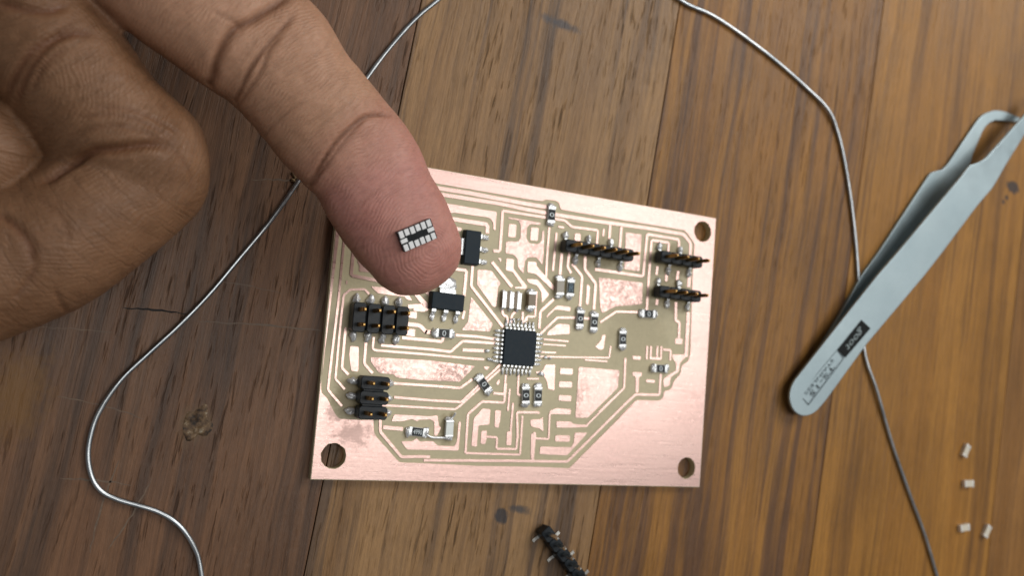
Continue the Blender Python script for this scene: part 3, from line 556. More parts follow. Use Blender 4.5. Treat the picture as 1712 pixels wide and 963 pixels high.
on_table('gouge', V, F, gm, True)

# pale scratches scored into the finish
scr = simple('scratched_wood', (0.15, 0.098, 0.062), 0.6, var=0.35, nscale=1.2)
def scratch(p0, p1, w, bend=0.0, seed=0):
    r_ = random.Random(seed); n = 14; V = []; F = []
    d = Vector((p1[0]-p0[0], p1[1]-p0[1])); nn = Vector((-d.y, d.x)).normalized()
    for i in range(n+1):
        t = i/n
        c = Vector(p0)+d*t+nn*(bend*math.sin(math.pi*t)+r_.uniform(-0.12, 0.12))
        hw = w*(0.25+0.75*math.sin(math.pi*t)**0.5)*r_.uniform(0.5, 1.1)/2
        V += [(*(c+nn*hw), 0.012), (*(c-nn*hw), 0.012)]
    F = [(2*i, 2*i+1, 2*i+3, 2*i+2) for i in range(n)]
    on_table('scratch', V, F, scr)
for q in SCR:
    scratch(q[0], q[1], q[2], q[3], int(q[0][0]*7))

dark_crack = simple('open_crack', (0.012, 0.008, 0.006), 0.8, var=0.3)
scr = dark_crack
scratch(CRACK[0], CRACK[1], 0.35, 0.25, 77)
scr = simple('wood_splinter', (0.30, 0.20, 0.10), 0.6, var=0.3)
g = G(CRUMB)
for q in range(5):
    g.blob((rnd.uniform(-1, 1), rnd.uniform(-0.8, 0.8), 0.18), (rnd.uniform(0.3, 0.8), rnd.uniform(0.2, 0.4), 0.25), q, 0.6, rot=rnd.uniform(0, 3))
g.mk('splinter', scr, table_top, True)

# ------------------------------------------------------------------ circuit board
board = tag(empty('circuit_board', (0, 0, 0)), 'copper prototype circuit board with milled traces and soldered parts lying on the wooden table', 'circuit board')

def curve_sheet(name, loops, z0, z1, mat, parent):
    """flat sheet with holes, extruded, from closed loops in millimetres"""
    c = bpy.data.curves.new(name, 'CURVE'); c.dimensions = '2D'; c.fill_mode = 'BOTH'
    for lp in loops:
        sp = c.splines.new('POLY'); sp.points.add(len(lp)-1); sp.use_cyclic_u = True
        for pt, q in zip(sp.points, lp): pt.co = (q[0]*S, q[1]*S, 0, 1)
    c.extrude = (z1-z0)/2*S
    o = bpy.data.objects.new(name, c); COL.objects.link(o)
    bpy.context.view_layer.update()
    me = bpy.data.meshes.new_from_object(o.evaluated_get(bpy.context.evaluated_depsgraph_get()))
    bpy.data.objects.remove(o); bpy.data.curves.remove(c)
    me.name = name
    me.transform(Matrix.Translation((0, 0, (z0+z1)/2*S)))
    me.materials.clear(); me.materials.append(mat)
    o = bpy.data.objects.new(name, me); COL.objects.link(o)
    o.parent = parent; ORG[o.name] = ORG[parent.name]
    return o

def circ(c, r, n=40, seed=0, j=0.0):
    return [(c[0]+(r+j*mnoise.noise(Vector((math.cos(2*math.pi*i/n)*3, math.sin(2*math.pi*i/n)*3, seed))))*math.cos(2*math.pi*i/n),
             c[1]+(r+j*mnoise.noise(Vector((math.cos(2*math.pi*i/n)*3, math.sin(2*math.pi*i/n)*3, seed))))*math.sin(2*math.pi*i/n)) for i in range(n)]

hw, hh = BW/2, BH/2
rect = [(-hw, -hh), (hw, -hh), (hw, hh), (-hw, hh)]
HR = 2.12
curve_sheet('substrate', [rect]+[circ(h, HR, 40, i, 0.10) for i, h in enumerate(HOLES)], 0.03, ZB, M['fr4'], board)

def soften(pts, r=0.22, closed=True):
    """round every corner a little, as a milling bit leaves it"""
    out = []; n = len(pts)
    for i in range(n):
        p = Vector(pts[i]); a = Vector(pts[i-1]); b_ = Vector(pts[(i+1) % n])
        da, db = (a-p), (b_-p)
        la, lb = da.length, db.length
        if la < 1e-4 or lb < 1e-4: continue
        q = min(r, la*0.4, lb*0.4)
        A = p+da/la*q; B = p+db/lb*q
        for t in (0, 0.5, 1): out.append(tuple(A*(1-t)**2+p*2*t*(1-t)+B*t*t))
    return out

def ragged(pts, amp=0.035, step=0.6, seed=0):
    out = []; n = len(pts)
    for i in range(n):
        a = Vector(pts[i]); b_ = Vector(pts[(i+1) % n]); d = b_-a
        m = max(1, int(d.length/step)); nn = Vector((-d.y, d.x)).normalized() if d.length > 1e-6 else Vector((0, 0))
        for q in range(m):
            p = a+d*(q/m)
            if q: p = p+nn*amp*mnoise.noise(Vector((p.x*1.9, p.y*1.9, seed)))*1.6
            out.append((p.x, p.y))
    return out

inset = 0.12
outer_loop = ragged(soften(OUTER, 0.5), 0.03, 0.8, 3)
ring = [(-hw+inset, OUTER[0][1])] + outer_loop + [(-hw+inset, OUTER[-1][1])] + [(-hw+inset, hh-inset), (hw-inset, hh-inset), (hw-inset, -hh+inset), (-hw+inset, -hh+inset)]
curve_sheet('copper_pour', [ring]+[circ(h, HR+0.06, 40, i, 0.16) for i, h in enumerate(HOLES[:3])], ZB+0.002, ZC, M['copper_o'], board)
zz = 0
for i, p in enumerate(POUR):
    P = [Vector(q) for q in p]
    area2 = sum(P[j-1].x*P[j].y-P[j].x*P[j-1].y for j in range(len(P)))
    q = ragged(soften(p, 0.25), 0.03, 0.7, i)
    zz = (zz+1) % 7
    curve_sheet('copper_pour', [q], ZB+0.002, ZC-0.004-0.003*zz, M['copper_m'] if abs(area2)/2 > 18 else M['copper'], board)

def strip(name, pts, w, z0, z1, mat, parent, seed=0):
    P = []
    for i in range(len(pts)):                          # corners cut at 45 degrees by a small bevel
        p = Vector(pts[i])
        if 0 < i < len(pts)-1:
            a = Vector(pts[i-1])-p; b_ = Vector(pts[i+1])-p
            q = min(w*0.45, a.length*0.4, b_.length*0.4)
            P += [p+a.normalized()*q, p+b_.normalized()*q]
        else: P.append(p)
    D = []
    for i in range(len(P)-1):
        d = P[i+1]-P[i]; m = max(1, int(d.length/0.7))
        D += [P[i]+d*(j/m) for j in range(m)]
    D.append(P[-1])
    n = len(D); V = []; F = []
    for i in range(n):
        d = (D[min(i+1, n-1)]-D[max(i-1, 0)]); d = d.normalized() if d.length > 1e-6 else Vector((1, 0))
        nn = Vector((-d.y, d.x))
        for sg in (1, -1):
            e = w/2*(1+0.10*mnoise.noise(Vector((D[i].x*1.6, D[i].y*1.6, seed+sg*5))))
            c = D[i]+nn*e*sg
            V += [(c.x, c.y, z0), (c.x, c.y, z1)]
    for i in range(n-1):
        a, b_ = 4*i, 4*i+4
        F += [(a+1, a+3, b_+3, b_+1), (a, a+1, b_+1, b_), (a+2, b_+2, b_+3, a+3)]
    F += [(0, 2, 3, 1), (4*n-4, 4*n-3, 4*n-1, 4*n-2)]
    return mk(name, V, F, mat, parent)
for i, (w, p) in enumerate(TRACE):
    strip('copper_trace', p, w, ZB+0.002, ZC+0.002+0.003*(i % 9), M['copper'], board, i)

TEXTS = {}
def marking(parent, txt, c, ang, w, h, z, mat, name='marking', shear=0.0):
    if txt not in TEXTS: TEXTS[txt] = text_mesh(txt, shear)
    U, F, _ = TEXTS[txt]
    g = G(c, ang)
    g.add([((u[0]-0.5)*w, (u[1]-0.5)*h, z) for u in U], F)
    return g.mk(name, mat, parent)

def two_terminal(name, c, ang, ln, wd, ht, body_mat, cap, mark=None, solder=(True, True), seed=0, z0=None, label=None, capmat=None):
    z0 = ZC+0.03 if z0 is None else z0
    capmat = capmat or M['tin']
    g = G(c, ang)
    g.box(-ln/2+0.04, ln/2-0.04, -wd/2+0.03, wd/2-0.03, z0, z0+ht, bev=0.05)
    o = g.mk(name, body_mat, board)
    if label: o['label'] = label
    for sg in (-1, 1):
        e = G(c, ang)
        x0, x1 = (-ln/2, -ln/2+cap) if sg < 0 else (ln/2-cap, ln/2)
        e.box(x0, x1, -wd/2, wd/2, z0-0.02, z0+ht+0.03, bev=0.08, seg=2)
        q = e.mk('end_cap', capmat, o); set_auto(q)
    if mark:
        t = G(c, ang)
        t.box(-ln/2+cap+0.10, ln/2-cap-0.10, -wd/2+0.10, wd/2-0.10, z0+ht-0.02, z0+ht+0.05, bev=0.03)
        t.mk('coating', M['coat'], o)
    r_ = random.Random(seed*13+5)
    for i, sg in enumerate((-1, 1)):
        if not solder[i]: continue
        s_ = G(c, ang)
        s_.blob((sg*(ln/2+0.12), r_.uniform(-0.15, 0.15), z0+0.10), (0.52+r_.uniform(-.08, .16), wd*0.52, 0.42+r_.uniform(-0.05, 0.15)), seed*2.1+i, 0.35)
        s_.blob((sg*(ln/2+0.32), r_.uniform(-0.55, 0.55), z0+0.06), (0.34, 0.36, 0.30), seed*3.7+i+9, 0.4)
        s_.blob((sg*(ln/2-0.05), r_.choice((-1, 1))*wd*0.42, z0+0.16), (0.36, 0.26, 0.36), seed*1.9+i+4, 0.4)
        s_.mk('solder_joint', M['solder'], o, True)
    return o

for i, (txt, x, y, ang, ln) in enumerate(RES):
    ht, wd = 0.52, 1.6
    o = two_terminal('resistor', (x, y), ang, 3.15, wd, ht, M['alumina'], 0.50, mark=True, seed=i+1,
                     solder=(True, True))
    zt = ZC+0.03+ht+0.058
    if txt == '0':
        vert = abs(math.cos(math.radians(ang))) < 0.6
        if i == 3: marking(o, '0', (x, y), ang, 0.75, 0.95, zt, M['print'])
        elif vert: marking(o, '0', (x, y), ang+90, 1.0, 0.78, zt, M['print'])
        else: marking(o, '0', (x, y), ang, 0.72, 1.0, zt, M['print'])
    elif txt == '4990':
        marking(o, txt, (x, y), ang, 1.62, 0.85, zt, M['print'])
    else:
        marking(o, txt, (x, y), ang, 1.55, 0.90, zt, M['blueprint'])
cap1 = two_terminal('capacitor', CAP[0][:2], CAP[0][2], 3.1, 1.6, 1.15, M['tan'], 0.5, seed=31, label='brown ceramic capacitor beside the resonator')
cap2 = two_terminal('capacitor', CAP[1][:2], CAP[1][2], 3.2, 1.65, 0.95, M['beige'], 0.5, seed=37, label='beige ceramic capacitor')
led = two_terminal('led', LED[:2], LED[2], 3.0, 1.5, 0.75, M['lens'], 0.42, seed=41, label='milky white light emitting diode')
# a whisker of solder bridges the light's end and the resistor beside it
def tube(name, pts, r, mat, parent=None, seg=10, org=None, rv=0.0, seed=0, sub=6, flat=1.0):
    P = [Vector(p) for p in pts]
    Q = []
    n = len(P)
    for i in range(n-1):
        a, b_, c_, d_ = P[max(i-1, 0)], P[i], P[i+1], P[min(i+2, n-1)]
        for j in range(sub):
            t = j/sub
            Q.append(0.5*((2*b_)+(c_-a)*t+(2*a-5*b_+4*c_-d_)*t*t+(3*b_-a-3*c_+d_)*t**3))
    Q.append(P[-1])
    V = []; F = []; m = len(Q)
    for i in range(m):
        d = (Q[min(i+1, m-1)]-Q[max(i-1, 0)]).normalized()
        s_ = d.cross(Vector((0, 0, 1))); s_ = s_.normalized() if s_.length > 1e-5 else Vector((1, 0, 0))
        u = s_.cross(d)
        rr = r*(1+rv*mnoise.noise(Q[i]*0.35+Vector((seed, 0, 0))))
        for k_ in range(seg):
            a = 2*math.pi*k_/seg
            V.append(tuple(Q[i]+s_*math.cos(a)*rr+u*math.sin(a)*rr*flat))
    for i in range(m-1):
        for k_ in range(seg):
            F.append((i*seg+k_, i*seg+(k_+1) % seg, (i+1)*seg+(k_+1) % seg, (i+1)*seg+k_))
    F.append(tuple(reversed(range(seg)))); F.append(tuple((m-1)*seg+k_ for k_ in range(seg)))
    return mk(name, V, F, mat, parent, True, org)
tube('solder_bridge', [(RES[1][1]+1.7, RES[1][2]-0.3, ZC+0.35), (RES[1][1]+2.8, RES[1][2]-0.85, ZC+0.28), (LED[0]-1.0, LED[1]-1.65, ZC+0.30), (LED[0]-0.1, LED[1]-1.6, ZC+0.45)], 0.22, M['solder'], board)
tube('solder_bridge', [(LED[0]+0.1, LED[1]+1.7, ZC+0.4), (LED[0]+0.6, LED[1]+2.2, ZC+0.45), (LED[0]+0.85, LED[1]+2.9, ZC+0.7)], 0.20, M['solder'], board)

# three-band resonator
x, y = RESO
g = G((x, y), 0.5); g.box(-1.98, 1.98, -1.5, 1.5, ZC+0.05, ZC+1.0, bev=0.08)
reso = g.mk('resonator', M['tan'], board); reso['label'] = 'ceramic resonator with three silver bands'
for bx_ in (-1.55, -0.05, 1.5):
    e = G((x, y), 0.5); e.box(bx_-0.42, bx_+0.42, -1.54, 1.54, ZC+0.03, ZC+1.04, bev=0.05)
    e.mk('silver_band', M['tin'], reso)
    s_ = G((x, y), 0.5); s_.blob((bx_, -1.7, ZC+0.15), (0.36, 0.34, 0.34), bx_+3, 0.35); s_.blob((bx_+0.05, 1.66, ZC+0.12), (0.36, 0.26, 0.26), bx_+8, 0.35)
    s_.mk('solder_joint', M['solder'], reso, True)

# microcontroller with thirty-two gull-wing pins
x, y = MCU
g = G((x, y), 0.4)
q = 3.32; ch = 0.42
pl8 = [(-q+ch*.4, -q), (q-ch, -q), (q, -q+ch), (q, q-ch), (q-ch, q), (-q+ch*.4, q), (-q, q-ch*.4), (-q, -q+ch*.4)]
g.prism(pl8, ZC+0.12, ZC+1.08, bev=0.12)
mcu = g.mk('microcontroller', M['epoxy'], board); mcu['label'] = 'square black chip with pins on four sides'
prof = [(3.25, ZC+0.62), (3.62, ZC+0.62), (3.75, ZC+0.52), (3.85, ZC+0.20), (3.98, ZC+0.10), (4.45, ZC+0.08)]
rnd = random.Random(3)
for sd in range(4):
    for j in range(8):
        off = (j-3.5)*0.80
        g = G((x, y), 0.4+90*sd); g.ribbon(prof, 0.40, 0.14, 'x', off)
        p_ = g.mk('pin', M['tin'], mcu, False)
        s_ = G((x, y), 0.4+90*sd); s_.blob((4.45+rnd.uniform(0, .25), off, ZC+0.09), (0.42+rnd.uniform(-.1, .25), 0.22, 0.20), j+sd*9, 0.3, 8, 6)
        s_.blob((3.70, off, ZC+0.60), (0.17, 0.21, 0.13), j+sd*9, 0.2, 8, 6)
        s_.mk('solder_joint', M['solder'], mcu, True)
# solder lumps and splashes left round the chip
for i, (dx, dy, r_) in enumerate(((-5.7, -2.6, .3), (-5.3, -2.62, .26), (-6.2, -1.1, .34), (5.3, -4.5, .42), (5.9, -1.35, .3), (6.9, -1.4, .25), (-0.4, 5.2, .26), (-1.5, 5.15, .26))):
    g = G((x+dx, y+dy)); g.blob((0, 0, ZC+0.08), (r_*1.5, r_*0.9, 0.22), i+40, 0.4)
    g.mk('solder_splash', M['solder'], board, True)

# voltage regulators
def regulator(c, ang, seed, label):
    g = G(c, ang)
    g.box(-3.2, 3.2, -1.62, 1.62, ZC+0.12, ZC+1.62, bev=0.10, taper=0.14)
    o = g.mk('voltage_regulator', M['epoxy'], board); o['label'] = label
    for j in (-1, 0, 1):
        e = G(c, ang-90); e.ribbon([(1.5, ZC+0.85), (1.95, ZC+0.85), (2.15, ZC+0.75), (2.35, ZC+0.22), (2.55, ZC+0.12), (3.25, ZC+0.10)], 0.78, 0.26, 'x', j*2.3)
        e.mk('lead', M['tin'], o)
        s_ = G(c, ang-90); s_.blob((3.05, j*2.3, ZC+0.12), (0.62, 0.46, 0.28), seed+j, 0.35); s_.blob((2.45, j*2.3, ZC+0.2), (0.3, 0.42, 0.28), seed+j+3, 0.3)
        s_.mk('solder_joint', M['solder'], o, True)
    e = G(c, ang+90); e.ribbon([(1.5, ZC+0.85), (1.95, ZC+0.85), (2.2, ZC+0.75), (2.4, ZC+0.22), (2.6, ZC+0.12), (3.3, ZC+0.10)], 3.0, 0.26, 'x', 0)
    e.mk('tab', M['tin'], o)
    s_ = G(c, ang+90); s_.blob((3.2, 0, ZC+0.08), (1.25, 1.8, 0.30), seed+20, 0.3); s_.mk('solder_joint', M['solder'], o, True)
    return o
regulator(SOT[0], 90.3, 3, 'black three-leg regulator half under the fingertip')
regulator(SOT[1], -0.6, 11, 'black three-leg regulator below the fingertip')

# pin headers
TIPZ = ZC+6.75
def pin_mesh(g, x, y, z0, z1, h=0.32):
    V = [(x+a*h, y+b_*h, z) for z in (z0, z1-0.45) for a, b_ in ((-1, -1), (1, -1), (1, 1), (-1, 1))]
    V += [(x+a*h*0.45, y+b_*h*0.45, z1) for a, b_ in ((-1, -1), (1, -1), (1, 1), (-1, 1))]
    F = [(3, 2, 1, 0), (8, 9, 10, 11)]
    for k_ in (0, 4):
        F += [(k_+i, k_+(i+1) % 4, k_+4+(i+1) % 4, k_+4+i) for i in range(4)]
    g.add(V, F)

def chunk(cx_, cy_, hx, hy, c_):
    return [(cx_-hx+c_, cy_-hy), (cx_+hx-c_, cy_-hy), (cx_+hx, cy_-hy+c_), (cx_+hx, cy_+hy-c_), (cx_+hx-c_, cy_+hy), (cx_-hx+c_, cy_+hy), (cx_-hx, cy_+hy-c_), (cx_-hx, cy_-hy+c_)]

def header_single(parent, c, ang, n, z, seed, pinmat, legmat, soldered=True, tipz=None, first_up=True, reach=2.3, name='pin_header', root=None):
    """one row of upright pins, legs bent out to alternate sides"""
    tipz = tipz or TIPZ
    g = G(c, ang)
    for j in range(n):
        xx = (j-(n-1)/2)*2.54
        g.prism(chunk(xx, 0, 1.265, 1.15, 0.36), z+0.75, z+2.95, bev=0.12)
    g.box(-(n-1)*1.27, (n-1)*1.27, -0.62, 0.62, z+0.82, z+2.8)
    hous = g.mk(name if root is None else 'housing', M['plastic'], parent)
    own = hous if root is None else root
    for j in range(n):
        xx = (j-(n-1)/2)*2.54
        p_ = G(c, ang); pin_mesh(p_, xx, 0, z+0.45, tipz)
        p_.mk('pin', pinmat, own)
        sg = 1 if (j % 2 == 0) == first_up else -1
        e = G(c, ang); e.ribbon([(0.0, z+0.50), (1.35, z+0.50), (1.62, z+0.36), (1.80, z+0.16), (2.05, z+0.14), (reach+0.35, z+0.14)] if soldered else [(0.0, z+0.50), (1.3, z+0.50), (1.55, z+0.42), (1.75, z+0.22), (2.6, z+0.20)], 0.60, 0.24, 'y', 0)
        e2 = G(c, ang)
        e2.v = []
        cA, sA = math.cos(math.radians(ang)), math.sin(math.radians(ang))
        for vx, vy, vz in e.v:
            dx, dy = vx-c[0], vy-c[1]
            lx_, ly_ = dx*cA+dy*sA, -dx*sA+dy*cA
            ly_ *= sg; lx_ = lx_*sg+xx
            e2.v.append((c[0]+lx_*cA-ly_*sA, c[1]+lx_*sA+ly_*cA, vz))
        e2.f = e.f
        e2.mk('leg', legmat, own)
        if soldered:
            s_ = G(c, ang); s_.blob((xx, sg*(reach-0.05), z+0.12), (0.60, 0.86, 0.56), seed+j, 0.35); s_.blob((xx+0.15, sg*(reach+0.4), z+0.08), (0.30, 0.36, 0.22), seed+j+30, 0.35)
            s_.mk('solder_joint', M['solder'], own, True)
    return own

def header_double(parent, c, ang, n, seed, label):
    """two rows of n upright pins; chunks side by side along x, legs out along y"""
    z = ZC
    g = G(c, ang)
    for j in range(n):
        xx = (j-(n-1)/2)*2.54
        g.prism(chunk(xx, 0, 1.10, 2.50, 0.34), z+0.6, z+3.1, bev=0.10)
    g.box(-(n-1)*1.27-0.5, (n-1)*1.27+0.5, -1.75, 1.75, z+0.6, z+2.3)
    hous = g.mk('pin_header', M['plastic'], parent); hous['label'] = label
    for j in range(n):
        xx = (j-(n-1)/2)*2.54
        for sg in (-1, 1):
            p_ = G(c, ang); pin_mesh(p_, xx, sg*1.27, z+0.4, TIPZ-0.35)
            p_.mk('pin', M['gold'], hous)
            e = G(c, ang); e.box(xx-0.3, xx+0.3, min(sg*1.2, sg*3.5), max(sg*1.2, sg*3.5), z+0.12, z+0.40, bev=0.05)
            e.mk('leg', M['tin'], hous)
            s_ = G(c, ang); s_.blob((xx, sg*3.15, z+0.2), (0.66, 0.92, 0.60), seed+j+sg*5, 0.35); s_.blob((xx+0.1*sg, sg*3.75, z+0.1), (0.36, 0.45, 0.26), seed+j+sg*9, 0.4)
            s_.mk('solder_joint', M['solder'], hous, True)
    return hous
header_double(board, (-31.35, -0.2), 0.6, 4, 50, 'black two-row header of eight pins')
header_double(board, (-31.25, -13.65), 90.3, 3, 60, 'black two-row header of six pins')
h3 = header_single(board, (10.85, 17.1), -0.5, 6, ZC, 70, M['gold'], M['tin']); h3['label'] = 'black single-row header of six pins'
h4 = header_single(board, (29.95, 17.75), -0.6, 4, ZC, 80, M['gold'], M['tin']); h4['label'] = 'black four-pin header near the corner hole'
h5 = header_single(board, (30.15, 10.75), -0.4, 4, ZC, 90, M['gold'], M['tin']); h5['label'] = 'black four-pin header on the right, lower of two'

# ------------------------------------------------------------------ hand
def sweep(P, W, kt, kb, ns=40, cap0=True, cap1=True, ex=2.0):
    """closed tube through centres P with half-widths W; kt/kb = top and bottom height over half-width"""
    V = []; F = []; m = len(P)
    for i in range(m):
        d = (P[min(i+1, m-1)]-P[max(i-1, 0)]).normalized()
        s_ = d.cross(Vector((0, 0, 1))).normalized(); u = s_.cross(d)
        t_, b_ = (kt[i], kb[i])
        for k_ in range(ns):
            a = 2*math.pi*k_/ns
            c_, n_ = math.cos(a), math.sin(a)
            x_ = math.copysign(abs(c_)**(2/ex), c_); y_ = math.copysign(abs(n_)**(2/ex), n_)
            V.append(P[i]+s_*x_*W[i]+u*y_*W[i]*(t_ if y_ > 0 else b_))
    for i in range(m-1):
        for k_ in range(ns):
            F.append((i*ns+k_, i*ns+(k_+1) % ns, (i+1)*ns+(k_+1) % ns, (i+1)*ns+k_))
    F.append(tuple(reversed(range(ns)))); F.append(tuple((m-1)*ns+k_ for k_ in range(ns)))
    return V, F

def spline(vals, sub):
    A = [np.array(v, float) for v in vals]; out = []; n = len(A)
    for i in range(n-1):
        a, b_, c_, d_ = A[max(i-1, 0)], A[i], A[i+1], A[min(i+2, n-1)]
        for j in range(sub):
            t = j/sub
            out.append(0.5*((2*b_)+(c_-a)*t+(2*a-5*b_+4*c_-d_)*t*t+(3*b_-a-3*c_+d_)*t**3))
    out.append(A[-1]); return out

def capped(vals, tip=None, lead=None):
    """adds rounded ends to a list of (x, y, z, halfwidth)"""
    out = [np.array(v, float) for v in vals]
    def end(seq, target):
        c0 = seq[-1]; d = (seq[-1]-seq[-2])[:3]; d = d/np.linalg.norm(d)
        ln = np.linalg.norm(np.array(target)-c0[:3]) if target is not None else c0[3]
        tv = (np.array(target)-c0[:3]) if target is not None else d*ln
        r_ = []
        for t in (0.15, 0.3, 0.45, 0.6, 0.72, 0.82, 0.9, 0.955, 0.985, 0.998):
            r_.append(np.array([*(c0[:3]+tv*t), c0[3]*math.sqrt(1-t*t)]))
        return seq+r_
    out = end(out, tip)
    out = end(out[::-1], lead)[::-1]
    return out

hv, hf = [], []
def put(V, F):
    b_ = len(hv)
    hv.extend(tuple(v) for v in V); hf.extend(tuple(i+b_ for i in f) for f in F)
idx = capped(spline(INDEX, 8), TIP)
Pc = [Vector(q[:3]) for q in idx]; Wc = [float(q[3]) for q in idx]
arc = np.cumsum([0]+[(Pc[i]-Pc[i-1]).length for i in range(1, len(Pc))])
stot = arc[-1]
AX = np.array([[*p] for p in Pc]); 
def bulge(s_):                                # soft pads between the joints, s measured from the tip
    return 0.80+0.05*math.exp(-((s_-9)/5.5)**2)-0.04*math.exp(-((s_-23)/2.5)**2)+0.06*math.exp(-((s_-34)/5)**2)-0.05*math.exp(-((s_-46)/3)**2)+0.06*math.exp(-((s_-60)/7)**2)
kt = [bulge(stot-a) for a in arc]
kb = [0.78]*len(arc)
put(*sweep(Pc, Wc, kt, kb, 48, ex=2.15))
def swept(vals, sub=6, kt_=0.98, kb_=0.98):
    q = capped(spline(vals, sub) if sub > 1 else vals)
    put(*sweep([Vector(v[:3]) for v in q], [float(v[3]) for v in q], [kt_]*len(q), [kb_]*len(q), 40))
swept(FOLD[:4]); swept(FOLD[4:]); swept(FOLD[3:5], 6)
swept(RING, 4)
swept(PALM[:2], 6); swept(PALM[2:], 6)
bridge = [list(INDEX[0][:3])+[9.0], [(INDEX[0][0]+FOLD[0][0])/2-8, (INDEX[0][1]+FOLD[0][1])/2+2, 12.0, 8.5], FOLD[0][:3]+[8.0]]
swept(bridge, 5)
me = bpy.data.meshes.new('hand')
me.from_pydata(hv, [], hf); me.update()
ho = bpy.data.objects.new('hand_source', me); COL.objects.link(ho)
md = ho.modifiers.new('r', 'REMESH'); md.mode = 'VOXEL'; md.voxel_size = 0.36; md.use_smooth_shade = True
sm = ho.modifiers.new('s', 'SMOOTH'); sm.factor = 0.5; sm.iterations = 9
bpy.context.view_layer.update()
hm = bpy.data.meshes.new_from_object(ho.evaluated_get(bpy.context.evaluated_depsgraph_get()))
bpy.data.objects.remove(ho); bpy.data.meshes.remove(me)
nV = len(hm.vertices)
co = np.empty(nV*3); hm.vertices.foreach_get('co', co); co = co.reshape(-1, 3)
no = np.empty(nV*3); hm.vertices.foreach_get('normal', no); no = no.reshape(-1, 3)
# position along and across the index finger
best = np.full(nV, 1e9); s_at = np.zeros(nV); side = np.zeros(nV)
for i in range(len(AX)):
    d = ((co-AX[i])**2).sum(1)
    m_ = d < best
    best[m_] = d[m_]; s_at[m_] = stot-arc[i]
on_index = np.clip((11.5-np.sqrt(best))/2.0, 0, 1)
top = np.clip(no[:, 2]*1.4, 0, 1)
pink = np.clip((31-s_at)/12, 0, 1)*on_index*np.clip(0.35+0.8*top, 0, 1)
fold_axis = np.array([f[:3] for f in spline(FOLD, 6)])
bf = np.full(nV, 1e9)
for q in fold_axis:
    bf = np.minimum(bf, ((co-q)**2).sum(1))
fold_s = np.zeros(nV); fa = np.full(nV, 1e9); fx_ = np.zeros(nV); ix_ = np.zeros(nV)
fd = np.gradient(fold_axis, axis=0); fl_ = np.r_[0, np.cumsum(np.linalg.norm(np.diff(fold_axis, axis=0), axis=1))]
for i, q in enumerate(fold_axis):
    d = ((co-q)**2).sum(1); m_ = d < fa; fa[m_] = d[m_]
    t_ = fd[i]/np.linalg.norm(fd[i]); r_ = co[m_]-q
    fold_s[m_] = fl_[i]+r_@t_; fx_[m_] = r_[:, 0]*-t_[1]+r_[:, 1]*t_[0]
ba = np.full(nV, 1e9); id_ = np.gradient(AX, axis=0); is_ = np.zeros(nV)
for i, q in enumerate(AX):
    d = ((co-q)**2).sum(1); m_ = d < ba; ba[m_] = d[m_]
    t_ = id_[i]/np.linalg.norm(id_[i]); r_ = co[m_]-q
    is_[m_] = arc[i]+r_@t_; ix_[m_] = r_[:, 0]*-t_[1]+r_[:, 1]*t_[0]
use_f = np.sqrt(bf) < np.sqrt(best)
along = np.where(use_f, fold_s+40, is_); across = np.where(use_f, fx_, ix_)
tan_shade = np.clip((np.sqrt(best)-np.sqrt(bf)+2)/5, 0, 1)  # folded-finger mask: tan and the left side's shade, both put in colour
tan_shade = np.maximum(tan_shade, (1-np.clip(0.5+1.3*no[:, 2], 0, 1))*0.75)
crease = np.zeros(nV); disp = np.zeros(nV)
rngx = np.random.RandomState(4)
for dep, wid, dark, pts in CREASE:
    P = np.array(pts, float); dmin = np.full(nV, 1e9); tt = np.zeros(nV)
    seglen = np.r_[0, np.cumsum(np.linalg.norm(np.diff(P, axis=0), axis=1))]
    # smooth the crease line first
    Q = np.array(spline([tuple(p) for p in P], 6))
    acc = np.r_[0, np.cumsum(np.linalg.norm(np.diff(Q, axis=0), axis=1))]
    for i in range(len(Q)-1):
        a, b_ = Q[i], Q[i+1]; ab = b_-a; l2 = (ab**2).sum()+1e-9
        t = np.clip(((co[:, :2]-a)@ab)/l2, 0, 1)
        d = np.linalg.norm(co[:, :2]-(a+t[:, None]*ab), axis=1)
        m_ = d < dmin
        dmin[m_] = d[m_]; tt[m_] = (acc[i]+t[m_]*(acc[i+1]-acc[i]))/acc[-1]
    fade = np.clip(np.minimum(tt, 1-tt)*6+0.25, 0, 1)
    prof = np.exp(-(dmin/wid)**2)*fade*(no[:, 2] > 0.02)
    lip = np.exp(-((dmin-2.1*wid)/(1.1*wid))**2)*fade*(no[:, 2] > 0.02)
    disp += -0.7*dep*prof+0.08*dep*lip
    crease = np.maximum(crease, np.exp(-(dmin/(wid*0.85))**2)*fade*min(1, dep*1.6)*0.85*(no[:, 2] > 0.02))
low = np.array([mnoise.noise(Vector(c)*0.16) for c in co])
mid = np.array([mnoise.noise(Vector(c)*0.55) for c in co])
disp += 0.22*low+0.07*mid
co = co+no*disp[:, None]
core = np.array(spline(INDEX, 8)[-1][:2])     # the whorl sits on the last pad
dirv = np.array(TIP[:2])-core; dirv /= np.linalg.norm(dirv)
rel = co[:, :2]-(core+dirv*0.5)
al = rel@dirv; ac = rel@np.array([-dirv[1], dirv[0]])
ridge = np.sqrt(al**2*0.9+(ac*0.92)**2+0.3)
kn = np.array(FOLD[3][:2]); r2_ = np.linalg.norm(co[:, :2]-kn-np.array([-14, 6]), axis=1)
ridge = np.where(tan_shade > 0.5, r2_*0.8, ridge)
hm.vertices.foreach_set('co', (co*S).ravel())
for nm, arr in (('pink', pink), ('tan', tan_shade), ('crease', crease), ('ridge', ridge), ('along', along), ('across', across)):
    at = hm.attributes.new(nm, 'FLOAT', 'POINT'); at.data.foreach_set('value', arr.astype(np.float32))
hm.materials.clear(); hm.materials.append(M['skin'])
hm.polygons.foreach_set('use_smooth', [True]*len(hm.polygons))
hm.name = 'hand'; hm.update()
